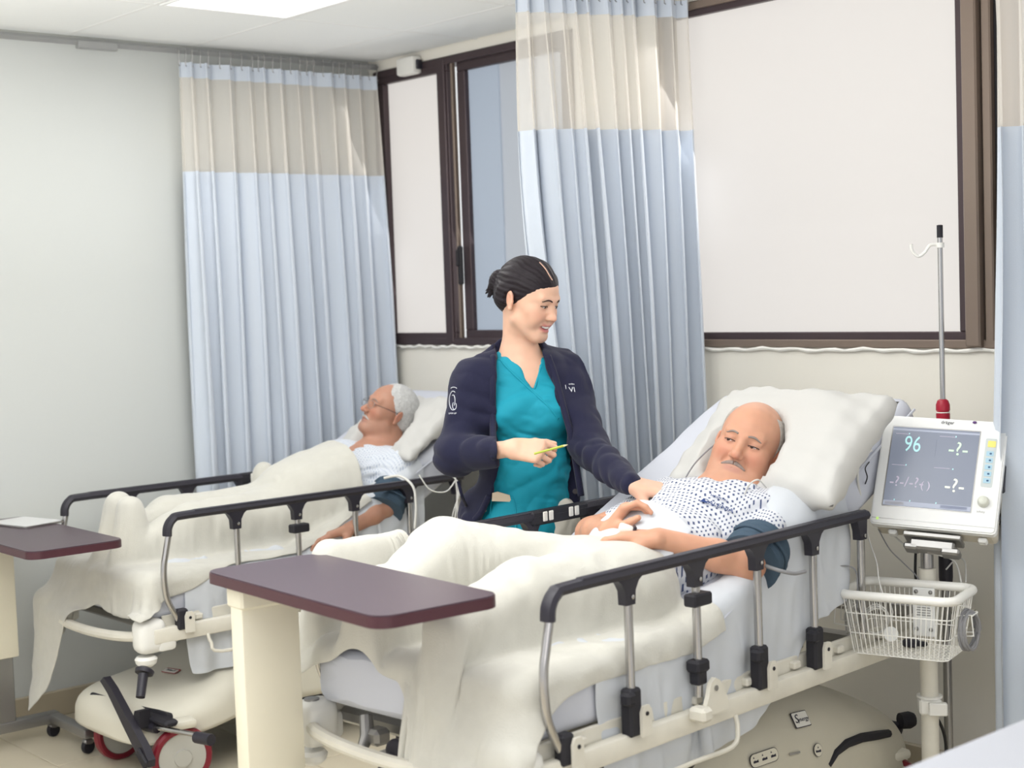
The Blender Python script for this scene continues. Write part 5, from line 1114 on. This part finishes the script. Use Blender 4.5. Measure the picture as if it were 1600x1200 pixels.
# trousers and shoes
tr_ = [Ell(A_['hp']-V3(0, 0, .05), (.148, .108, .11), RT, k=.04)]
for hp_, ft in ((hipL, ftL), (hipR, ftR)): tr_ += [Cap(hp_, (hp_+ft)/2, .088, .072, k=.02), Cap((hp_+ft)/2, ft+V3(0, 0, .03), .072, .062, k=.02)]
tr_ += [Fn(lambda P: folds(P, .004, 50, (.5, .3, 1), 31).astype(f32), op='d')]
person_mesh('trousers', tr_, (axis_grid([(A_['hp'][0]-.26, A_['hp'][0]+.26, .007)]), axis_grid([(A_['hp'][1]-.24, A_['hp'][1]+.24, .007)]), axis_grid([(.06, 1.0, .010)])), M['trouser'], nurse, wl)
for ft in (ftL, ftR): person_mesh('shoe', [Cap(ft-V3(0, 0, .035)+by*.03, ft-by*.16-V3(0, 0, .05), .045, .036, k=.02), Fn(lambda P: (-P[:, 2]+.004).astype(f32), k=.004, op='i')], (axis_grid([(ft[0]-.25, ft[0]+.25, .008)]), axis_grid([(ft[1]-.25, ft[1]+.25, .008)]), axis_grid([(-.01, .2, .008)])), M['white_plastic'], nurse, wl)
# ring and pencil
pp = at(824, 707, 4.25)
t = empty('pencil', tuple(at(850, 705, 4.245)), 0, 'pale green pencil held in the right hand of the nurse', 'pencil'); o_ = at(850, 705, 4.245)
m = MB(); a, b = at(835, 709, 4.25), at(881, 696.5, 4.22); m.tube([a, b], .0036, 6); m.done('barrel', mat('pencil_green', 'b4c04a', .5), t, 20, off=o_)
m = MB(); e_ = b+norm(b-a)*.012; m.tube([b, e_], [.0036, .0008], 6); m.done('tip', mat('pencil_wood', 'd8d2a8', .6), t, 20, off=o_)
# ---------------------------------------------------------------- the two patients
def patient(B, J, H, zt, hd, label, hands, seed, armr=(.040, .034, .025), bulk=1., opts={}, base='cf9a80', gown_label=None):
    T = lambda p: B.W(*p); loc = T((J['hip'][0], J['hip'][1], J['hip'][2]-.1)); root = empty('person', tuple(loc), 0, label, 'person')
    R3_ = np.stack([B.ex, B.ey, V3(0, 0, 1)], 1); ta = atan2(J['neck'][2]-J['hip'][2], J['neck'][1]-J['hip'][1]); RT_ = R3_@Rx(ta)
    chest, belly, hip = T(J['chest']), T(J['belly']), T(J['hip'])
    def torso(g): return [Cap(T(J['rsh']), T(J['lsh']), .060*bulk+g, k=.06), Ell(chest, (.165*bulk+g, .17+g, .105*bulk+g), RT_, k=.06), Ell(belly, (.165*bulk+g, .16+g, .115*bulk+g), RT_, k=.06), Ell(hip, (.165*bulk+g, .14+g, .10+g), R3_, k=.06)]
    nk = T(J['neck']); a0, a1, a2 = armr
    P = head_prims(hd, eyes=opts.get('eyes', .2), jowl=opts.get('jowl', 0))+[Cap(hd.p(0, .022, -.040), nk, .053*bulk**2, .058*bulk**2, k=.03), Cap(nk, T(J['chest']), .06, .09, k=.05)]+torso(-.012)
    for s in 'lr':
        sh, el, wr = T(J[s+'sh']), T(J[s+'el']), T(J[s+'wr']); P += [Cap(sh, el, a0*1.15, a0, k=.03), Cap(el, el*.65+wr*.35, a0, a1*1.12, k=.02), Cap(el*.65+wr*.35, wr, a1*1.12, a2, k=.02)]
    for hp_ in hands: P += hp_
    for s in 'lr': P += [Cap(T(J[s+'hip']), T(J[s+'kn']), .075, .052, k=.03), Cap(T(J[s+'kn']), T(J[s+'an']), .048, .030, k=.02), Cap(T(J[s+'an']), T(J[s+'to']), .029, .020, k=.02)]
    c = hd.c; hy = c[1]
    GX = axis_grid([(min(T(J['rel'])[0], T(J['rto'])[0])-.10, max(T(J['lel'])[0], T(J['lto'])[0])+.10, .0032)])
    ymid = min(T(J['lwr'])[1], T(J['rwr'])[1])-.20
    GY = axis_grid([(T(J['rto'])[1]-.09, ymid, .014), (ymid, hy-.15, .0034), (hy-.15, hy+.17, .0025)])
    GZ = axis_grid([(zt-.02, c[2]-.14, .0034), (c[2]-.14, c[2]+.15, .0025)])
    b, v, q = person_mesh('body', P, (GX, GY, GZ), M['skinm'], root, loc, lambda v: skin_cols(v, hd, base, False, seed))
    return root, loc, T, R3_, RT_, torso, bvh_of(v, q), b
gown1 = mat('patterned_gown', 'd2d4da', .85, weave=.12, bscale=400)
def dots(m, base_c, dot, sc, size, rows=None):
    nt = m.node_tree; N = nt.nodes; L = nt.links; b = N['Principled BSDF']; tc = N.new('ShaderNodeUVMap'); tc.uv_map = 'UVMap'
    def mth(op, a, bb=None):
        n = N.new('ShaderNodeMath'); n.operation = op
        for i, x in enumerate((a, bb)):
            if x is None: continue
            if isinstance(x, (int, float)): n.inputs[i].default_value = x
            else: L.new(x, n.inputs[i])
        return n.outputs[0]
    sp = N.new('ShaderNodeSeparateXYZ'); L.new(tc.outputs[0], sp.inputs[0]); u = mth('MULTIPLY', sp.outputs[0], sc); v = mth('MULTIPLY', sp.outputs[1], sc)
    row = mth('FLOOR', v); sh = mth('MULTIPLY', mth('MODULO', mth('ABSOLUTE', row), 2.), .5); fu = mth('SUBTRACT', mth('FRACT', mth('ADD', u, sh)), .5); fv = mth('SUBTRACT', mth('FRACT', v), .5)
    d = mth('ADD', mth('ABSOLUTE', fu), mth('ABSOLUTE', fv)); k = mth('LESS_THAN', d, size); mx = N.new('ShaderNodeMix'); mx.data_type = 'RGBA'; L.new(k, mx.inputs[0]); mx.inputs[6].default_value = (*lin(base_c), 1); mx.inputs[7].default_value = (*lin(dot), 1); L.new(mx.outputs[2], b.inputs['Base Color'])
dots(gown1, 'd2d4da', '4c577a', 72, .30)
gown2 = mat('faded_gown', 'd4d9e4', .85, weave=.12, bscale=400); dots(gown2, 'd6dbe3', 'a9b4c8', 90, .28)
def uv_project(o, f):
    me = o.data; uv = me.uv_layers.new(name='UVMap'); co = np.empty(len(me.vertices)*3, np.float32); me.vertices.foreach_get('co', co); co = co.reshape(-1, 3); U = f(co); li = np.empty(len(me.loops), np.int32); me.loops.foreach_get('vertex_index', li); uv.data.foreach_set('uv', U[li].astype(np.float32).ravel())
# ---- bald patient on the near bed
h1 = HF(NB.W(*JN['head']), head_R(-22, -4, 20), 1.10)
T1 = lambda p: NB.W(*p)
lw, rw = T1(JN['lwr']), T1(JN['rwr']); imgx = norm([CR[0], CR[1], 0]); away = norm([-sin(YAW), cos(YAW), 0])
hL, _ = hand_prims(lw, norm(-imgx*.96+V3(0, 0, .05)+away*.25), norm(V3(0, 0, -1)-imgx*.1), 1.0, curls=((.25, .5, .35), (.3, .5, .4), (.35, .55, .4), (.4, .6, .4)), thumb=(.6, .3, .3), tside=-1, spread=.06, rp=1.12)
hR, _ = hand_prims(rw, norm(imgx*.35-away*.15+V3(0, 0, .45)), norm(imgx*.8-V3(0, 0, .35)-away*.3), .95, curls=((.5, .8, .4), (.9, .9, .6), (1.0, .9, .6), (1.0, .9, .6)), thumb=(.7, .4, .4), tside=1, spread=.08, rp=1.12)
man1, loc1, _, R31, RT1, tor1, bv1, body1 = patient(NB, JN, NH, ZN, h1, 'bald man with grey moustache in dotted gown propped on the near bed', (hL, hR), 3, bulk=1.08, opts=dict(eyes=.12, jowl=1), base='cf9b80', armr=(.042, .035, .027))
eyes_and_brows(h1, man1, loc1, M['browg'], bv1, look=(-.3, -.1), brow_t=.0026, brow_z=.0205, arch=.0035, lash=.0011, lid=.0016)
def moustache(h, root, loc, m, bv_, w=.030, t=.0048, z=-.0525):
    def on(x, z_): d = h.R@np.array([0, 1., 0]); r = bv_.ray_cast(Vector(h.p(x, -.2, z_)), Vector(d), .3); return np.array(r[0]) if r[0] is not None else h.p(x, -.09, z_)
    for s in (-1, 1):
        mm = MB(); pts = [on(s*w*t_, z-.010*t_**1.8) for t_ in np.linspace(.04, 1, 10)]; mm.tube(pts, [t*h.s*(1-.55*t_**2) for t_ in np.linspace(.04, 1, 10)], 8); mm.done('moustache', m, root, 180, off=loc)
moustache(h1, man1, loc1, mat('moustache_hair', '9c8d86', .8, bump=.8, bscale=400, var=.2, vscale=300), bv1, w=.031, t=.0056, z=-.0515)
def hair_shell(h, keep, m, root, loc, r=(.0785, .0975, .0865), c=(0, .020, .034), low=True, ampl=.001):
    P = [h.ell(c, r, k=.01)]
    if low: P.append(h.ell((0, .062, -.020), (.058, .044, .045), k=.03))
    P += [Fn(lambda X: (-keep(h.inv(X))*h.s).astype(f32), k=.008, op='i')]
    for s in (-1, 1): P.append(h.ell((s*.085, .012, -.010), (.016, .019, .030), k=.004, op='s'))
    P += [Fn(lambda X: (ampl*(2*vnoise(X, 260, 2)-1)).astype(f32), op='d')]
    return hair_mesh('hair', h, P, m, root, loc, step=.0024, pad=.15)
hair_shell(h1, lambda q: np.minimum((q[:, 1]+.004+.22*q[:, 2])*.8, np.maximum(.088-q[:, 2], (q[:, 1]-.055)*.7)), M['hairg'], man1, loc1, r=(.081, .100, .0885))
def gown(name, B, J, torso, RT_, m, root, loc, neck_pt, zt, T, sleeve=.55, sidecut=None, g=.012, seed=3, hem=None, nr=1.):
    P = torso(g)
    for s in 'lr':
        sh, el = T(J[s+'sh']), T(J[s+'el']); e = sh+(el-sh)*sleeve; P += [Cap(sh, e, .062+g*.5, .058, k=.03)]
        P.append(Box(e+norm(el-sh)*.075, (.1, .1, .055), .01, np.stack(frame_from(el-sh), 1), k=.004, op='s')) if False else None
    P = [p for p in P if p is not None]
    P.append(Ell(neck_pt, (.068*nr, .058*nr, .085*nr), RT_, k=.006, op='s'))
    P.append(Fn(lambda X: (folds_(X, .006, 22, B.ey+V3(0, 0, .2), seed)+folds_(X, .004, 34, B.ex+B.ey*.4, seed+2)).astype(f32), op='d'))
    lo = np.minimum(T(J['rsh']), T(J['hip']))-.26; hi = np.maximum(T(J['lsh']), T(J['neck']))+.2
    v, q = mesh_sdf(P, axis_grid([(lo[0], hi[0], .005)]), axis_grid([(lo[1], hi[1], .005)]), axis_grid([(zt-.02, hi[2], .005)])); v = relax(v, q, 1, .4)
    o = build(name, v, q, m, root, 180, off=loc)
    ex, et = B.ex, RT_[:, 1]
    def uvf(co):
        w = co+loc[None]-chest_ref; return np.stack([w@ex+.55*np.maximum(0, np.abs(w@ex)-.12)*np.sign(w@ex), w@et-.5*(w@RT_[:, 2])], 1)
    chest_ref = T(J['chest']); uv_project(o, uvf); return o, bvh_of(v, q)
def folds_(P, amp, sc, dirv, seed): return amp*mnoise(P, dirv, sc*.28, sc, seed)
g1, gb1 = gown('gown', NB, JN, tor1, RT1, gown1, man1, loc1, h1.p(0, .0, -.125), ZN, T1, sleeve=.62)
def printed2(body, x, y, size, bvt, parent, off, m, ang=0.):
    def s_(a, b): r = bvt.ray_cast(Vector(CAM), Vector(norm(ray(a, b))), 20); return np.array(r[0]) if r[0] is not None else at(a, b, 4)
    p, a, b = s_(x, y), s_(x+8, y), s_(x, y-8); X = norm(a-p); Y = norm(b-p); X, Y = norm(X*cos(ang)+Y*sin(ang)), norm(-X*sin(ang)+Y*cos(ang)); return text_obj('print', body, size, m, parent, p-norm(ray(x, y))*.009, X, Y, off=off)
blue_ink = mat('blue_print', '27427c', .6)
printed2('GALENIA', 1122, 790, .021, gb1, man1, loc1, blue_ink, -.50); printed2('HOSPITAL', 1124, 778, .011, gb1, man1, loc1, blue_ink, -.50)
printed2('\u25b2', 1099, 782, .02, gb1, man1, loc1, blue_ink, -.2)
def cuff(B, J, T, s0, s1, rad, label, loc_lift=0.):
    rad = rad+.012
    sh, el = T(J['lsh']), T(J['lel']); a, b = sh+(el-sh)*s0, sh+(el-sh)*s1; t = empty('pressure_cuff', tuple(a), 0, label, 'pressure cuff'); d = norm(el-sh); L_ = np.linalg.norm(b-a)
    m = MB(); n = 14; m.lathe([(rad-.012, 0), (rad-.002, -.001)]+[(rad+.0035*sin(i*1.9)+.002, L_*i/n) for i in range(n+1)]+[(rad-.002, L_+.001), (rad-.012, L_)], (0, 0, 0), d, n=36); m.done('sleeve', M['cuff'], t, 60)
    x, y, _ = frame_from(d); m = MB(); w = L_*.34
    pts = [x*cos(k)*(rad+.0065)+y*sin(k)*(rad+.0065)+d*(L_*.5+.012*sin(k*2)) for k in np.linspace(-.6, 2.2, 14)]; m.tube(pts, .005, 8); m.done('strap_fold', M['cuff'], t, 60)
    m = MB(); pts = [x*cos(k)*(rad+.0062)+y*sin(k)*(rad+.0062)+d*L_*.22 for k in np.linspace(2.4, 4.2, 10)]; m.tube(pts, .0022, 6); m.done('printed_band', M['label'], t, 60)
    return t
cuff(NB, JN, T1, .60, .98, .064, 'slate blue pressure cuff on the upper arm of the bald patient')
# oximeter on the right hand
ox = at(978, 826, 3.84); t = empty('pulse_oximeter', tuple(ox), YAW, 'white finger clip oximeter on the hand of the bald patient', 'oximeter')
m = MB(); m.box((0, 0, 0), (.036, .03, .022), R=Matrix.Rotation(.35, 3, 'Y'), bev=.006, seg=2); m.done('clip_body', M['white_plastic'], t); m = MB(); m.box((.02, -.004, -.004), (.008, .028, .022), R=Matrix.Rotation(.35, 3, 'Y'), bev=.002); m.done('hinge', M['black'], t)
# ---- sleeping patient on the far bed
h2 = HF(FB.W(*JF['head']), head_R(-60, -12, 15), .97)
T2 = lambda p: FB.W(*p); lw2, rw2 = T2(JF['lwr']), T2(JF['rwr'])
hL2, _ = hand_prims(lw2, norm(-imgx*.80-V3(0, 0, .16)-away*.5), norm(V3(0, 0, -1)+imgx*.05), 1.0, curls=((.15, .35, .2), (.15, .35, .25), (.2, .35, .25), (.2, .4, .3)), thumb=(.85, .2, .2), tside=-1, spread=.20, rp=1.05)
hR2, _ = hand_prims(rw2, norm(-FB.ey), V3(0, 0, -1), .95, tside=1)
man2, loc2, _, R32, RT2, tor2, bv2, body2 = patient(FB, JF, FH, ZF, h2, 'sleeping man with grey hair, glasses and white moustache on the bed by the wall', (hL2, hR2), 9, bulk=.94, opts=dict(eyes=-.1, jowl=0), base='b98a74', armr=(.036, .031, .024))
eyes_and_brows(h2, man2, loc2, M['browg'], bv2, iris=False, brow_t=.0024, brow_z=.020, lash=.0008, lid=-.001, lower=False)
moustache(h2, man2, loc2, M['hairw'], bv2, w=.028, t=.0042)
hair_shell(h2, lambda q: np.maximum((q[:, 1]+.005+.75*q[:, 2]-.0*q[:, 0])*.75, -1)-np.maximum(0, (q[:, 2]-.075))*np.where(q[:, 1] < .03, 1.2, .2), M['hairw'], man2, loc2, r=(.0815, .1005, .0895), ampl=.0016)
g2, gb2 = gown('gown', FB, JF, tor2, RT2, gown2, man2, loc2, h2.p(0, -.0, -.125), ZF, T2, sleeve=.55, seed=13, nr=.82)
cuff(FB, JF, T2, .52, 1.06, .058, 'slate blue pressure cuff on the arm of the sleeping patient')
# glasses
gt = empty('glasses', tuple(h2.p(0, -.1, 0)), 0, 'thin wire glasses on the face of the sleeping patient', 'glasses'); go = h2.p(0, -.1, 0)
for s in (-1, 1):
    pts = [h2.p(s*.033+.022*cos(a), -.104+.004*cos(a)*s, -.002+.016*sin(a)) for a in np.linspace(0, 2*pi, 25)[:-1]]; MB().tube(pts, .0010, 6, closed=True).done('rim', M['steel'], gt, 60, off=go)
    MB().tube([h2.p(s*.055, -.101, .004), h2.p(s*.074, -.06, .006), h2.p(s*.079, -.01, .006), h2.p(s*.080, .012, .004), h2.p(s*.077, .026, -.012)], .0013, 6).done('temple', M['black'], gt, 60, off=go)
MB().tube([h2.p(-.011, -.108, .002), h2.p(0, -.112, .005), h2.p(.011, -.108, .002)], .001, 6).done('bridge', M['steel'], gt, 60, off=go)
# ---------------------------------------------------------------- plates, prints and levers on the near bed base; loose leads
from mathutils.bvhtree import BVHTree
def hood_hit(bed, B):
    dg = bpy.context.evaluated_depsgraph_get(); hd_ = [o for o in bed.children if o.name.startswith('base_hood')][0]; dg.update(); e = hd_.evaluated_get(dg); me = e.to_mesh(); v = np.empty(len(me.vertices)*3, np.float32); me.vertices.foreach_get('co', v); v = v.reshape(-1, 3); fs = [tuple(p.vertices) for p in me.polygons]; e.to_mesh_clear()
    w = B.o[None]+v[:, :1]*B.ex+v[:, 1:2]*B.ey+v[:, 2:3]*np.array([0, 0, 1.]); bv = BVHTree.FromPolygons([tuple(p) for p in w], fs)
    def hit(x, y):
        r = bv.ray_cast(Vector(CAM), Vector(norm(ray(x, y))), 20); return np.array(r[0]) if r[0] is not None else at(x, y, 4.1)
    return hit
def mark_plane(hit, x, y, ang=0.):
    p = hit(x, y); X = norm(hit(x+14, y)-hit(x-14, y)); Y = hit(x, y-10)-hit(x, y+10); Y = norm(Y-X*(Y@X)); c, s_ = cos(ang), sin(ang); X, Y = X*c+Y*s_, -X*s_+Y*c; Z = np.cross(X, Y); return p+Z*.004, X, Y
hN_ = hood_hit(near_bed, NB)
def local_prism(name, bed, B, poly, h0, h1, p, X, Y, m):
    mb = MB(); mb.prism(poly, h0, h1, p, X, Y); mb.v = [tuple(B.L(np.array(q))) for q in mb.v]; return mb.done(name, m, bed, 20)
p, X, Y = mark_plane(hN_, 1249, 1125, .16)
pl = local_prism('name_plate', near_bed, NB, rrect(.066, .044, .003, 2), 0, .002, p, X, Y, M['ink'])
local_prism('plate_face', pl, NB, rrect(.062, .040, .003, 2), .002, .003, p, X, Y, M['label'])
def local_text(body, size, B, parent, p, X, Y, m, sh=0.):
    o = text_obj('print', body, size, m, None, p, X, Y, shear=sh); o.data.transform(Matrix.Rotation(-B.a, 4, 'Z')@Matrix.Translation(Vector(-B.o))); o.parent = parent; return o
Zp = np.cross(X, Y); local_text('S', .034, NB, pl, p+Zp*.0035-X*.021+Y*.002, X, Y, M['ink'], .3); local_text('ynergy', .017, NB, pl, p+Zp*.0035+X*.007-Y*.001, X, Y, M['ink'], .25)
p, X, Y = mark_plane(hN_, 1192, 1184, .22); Zp = np.cross(X, Y)
pk = local_prism('pictogram_strip', near_bed, NB, rrect(.112, .036, .016, 5), 0, .0015, p, X, Y, M['ink']); local_prism('strip_face', pk, NB, rrect(.109, .033, .0155, 5), .0015, .002, p, X, Y, mat('strip_beige', 'd9d4c4', .5))
for k in (-1, 0, 1):
    local_prism('pictogram', pk, NB, [(-.010, -.006), (.010, -.006), (.010, .001), (.002, -.001), (-.004, .001), (-.010, -.001)], .002, .0024, p+X*.035*k, X, Y, M['ink']); local_prism('arrow', pk, NB, [(-.003, .006), (.003, .006), (0, .011)], .002, .0024, p+X*(.035*k-.006), X, Y, M['ink'])
p, X, Y = mark_plane(hN_, 1276, 1172, .1)
pc = local_prism('round_pictogram', near_bed, NB, [(.018*cos(a), .018*sin(a)) for a in np.linspace(0, 2*pi, 25)[:-1]], 0, .0015, p, X, Y, M['ink']); local_prism('disc_face', pc, NB, [(.0168*cos(a), .0168*sin(a)) for a in np.linspace(0, 2*pi, 25)[:-1]], .0015, .002, p, X, Y, mat('strip_beige', 'd9d4c4', .5))
local_prism('pictogram', pc, NB, [(-.011, -.006), (.011, -.006), (.011, .001), (.0, -.001), (-.011, .0)], .002, .0024, p, X, Y, M['ink']); local_prism('arrow', pc, NB, [(-.003, .005), (.003, .005), (0, .010)], .002, .0024, p, X, Y, M['ink'])
p, X, Y = mark_plane(hN_, 1240, 1177, .15); local_prism('marker_line', near_bed, NB, [(-.022, -.003), (.022, -.003), (.022, .003), (-.022, .003)], 0, .001, p, X, Y, M['steel'])
m = MB(); m.tube([tuple(NB.L(hN_(x, y))) for x, y in ((1296, 1196), (1306, 1176), (1322, 1162), (1345, 1153), (1370, 1149), (1388, 1146))], [.006, .010, .013, .014, .014, .012], 8); m.done('wheel_arch_bumper', M['black2'], near_bed)
hF_ = hood_hit(far_bed, FB); p, X, Y = mark_plane(hF_, 268, 1050, -.2); pl2 = local_prism('name_plate', far_bed, FB, rrect(.075, .03, .003, 2), 0, .002, p, X, Y, mat('red_print', '9a3a3c', .5)); local_prism('plate_face', pl2, FB, rrect(.070, .022, .002, 2, 0, -.002), .002, .003, p, X, Y, M['label']); local_text('Prime X', .014, FB, pl2, p+np.cross(X, Y)*.0035, X, Y, M['ink'], .25)
# folded lever at the foot of the near bed and pump pedals under it
def nb(x, y, t): return tuple(NB.L(at(x, y, t)))
m = MB(); m.tube([nb(572, 1118, 3.62), nb(574, 1150, 3.60), nb(563, 1180, 3.58), nb(590, 1183, 3.56), nb(618, 1172, 3.55)], [.016, .018, .014, .012, .012], 10); m.box(nb(590, 1150, 3.6), (.05, .05, .04), bev=.01); m.done('lever_arm', M['steel'], near_bed)
m = MB(); m.tube([nb(620, 1172, 3.55), nb(604, 1190, 3.53), nb(590, 1225, 3.5)], [.018, .014, .014], 10); m.lathe([(.024, -.01), (.026, .006), (.02, .012)], nb(620, 1171, 3.54), (.4, -.8, .2), n=16); m.done('lever_grip', M['black'], near_bed)
m = MB(); m.box(nb(640, 1150, 3.7), (.03, .08, .12), bev=.01); m.done('foot_box', M['black'], near_bed)
for (x, y, s_) in ((1000, 1172, 1.), (1062, 1186, .8), (945, 1195, .9)):
    m = MB(); c = nb(x, y, 3.75); m.box(c, (.10*s_, .14*s_, .045), rz=.4, bev=.018, seg=2); m.tube([c, (c[0]-.08, c[1]+.10, c[2]-.03)], .02, 10); m.done('pump_pedal', M['black2'], near_bed)
p, X, Y = np.array(at(1083, 1142, 3.95)), None, None
m = MB(); m.box(nb(1070, 1140, 3.92), (.003, .12, .05), bev=.001); sp = m.done('spec_plate', M['steel'], near_bed)
for k in range(4): c = nb(1070, 1140, 3.92); MB().box((c[0]+.002, c[1], c[2]+.016-.010*k), (.001, .10-.02*(k % 2), .003)).done('printed_line', M['label'], sp)
# leads and tubes
def lead(pts, r, m, label): return cable('lead', [at(*p) for p in pts], r, m, label, 8, 'lead')
lead([(1135, 683, 4.16), (1110, 700, 4.2), (1085, 725, 4.22), (1068, 752, 4.22)], .0022, M['gcable'], 'thin grey tube from the cheek of the bald patient to the mattress edge')
lead([(1192, 640, 4.36), (1212, 624, 4.38), (1240, 614, 4.4), (1262, 620, 4.42)], .0018, M['gcable'], 'thin lead arching over the left half of the near pillow')
lead([(1290, 622, 4.46), (1320, 617, 4.5), (1352, 626, 4.46), (1376, 648, 4.36)], .0018, M['gcable'], 'thin lead arching over the right end of the near pillow')
lead([(1164, 772, 3.98), (1172, 756, 3.95), (1185, 750, 3.95), (1197, 762, 3.98)], .0022, M['cable'], 'pale oxygen tube looping below the chin of the bald patient')
lead([(905, 850, 4.12), (925, 832, 4.1), (950, 824, 4.06), (970, 827, 3.98)], .0018, M['cable'], 'white lead running from the oximeter across the far rail')
lead([(1196, 884, 3.78), (1220, 892, 3.76), (1242, 896, 3.78), (1258, 893, 3.82)], .0050, M['gcable'], 'grey hose leaving the pressure cuff of the bald patient')
lead([(1282, 886, 4.05), (1310, 884, 4.1), (1336, 890, 4.12), (1340, 925, 4.12), (1338, 960, 4.12)], .0022, M['gcable'], 'thin grey wire hanging along the head end of the near mattress')
lead([(600, 747, 5.5), (625, 744, 5.48), (645, 760, 5.45), (650, 790, 5.45), (648, 826, 5.45)], .0048, M['cable'], 'white hose from the cuff of the sleeping patient hanging over the rail')
for k, (dx, dt) in enumerate(((0, 0), (7, .04), (-7, .08))): lead([(684+dx, 724, 5.75+dt), (700+dx, 733, 5.7+dt), (716-dx*.4, 760, 5.68+dt), (712+dx*.5, 800, 5.66+dt), (708+dx, 845, 5.66+dt)], .0028, M['cable'], ['middle', 'right hand', 'left hand'][k]+' white tube hanging at the head of the bed by the wall')
lead([(655, 742, 5.6), (672, 765, 5.6), (697, 768, 5.62), (712, 750, 5.66)], .0026, M['cable'], 'white tube sagging in a loop behind the rail of the bed by the wall')
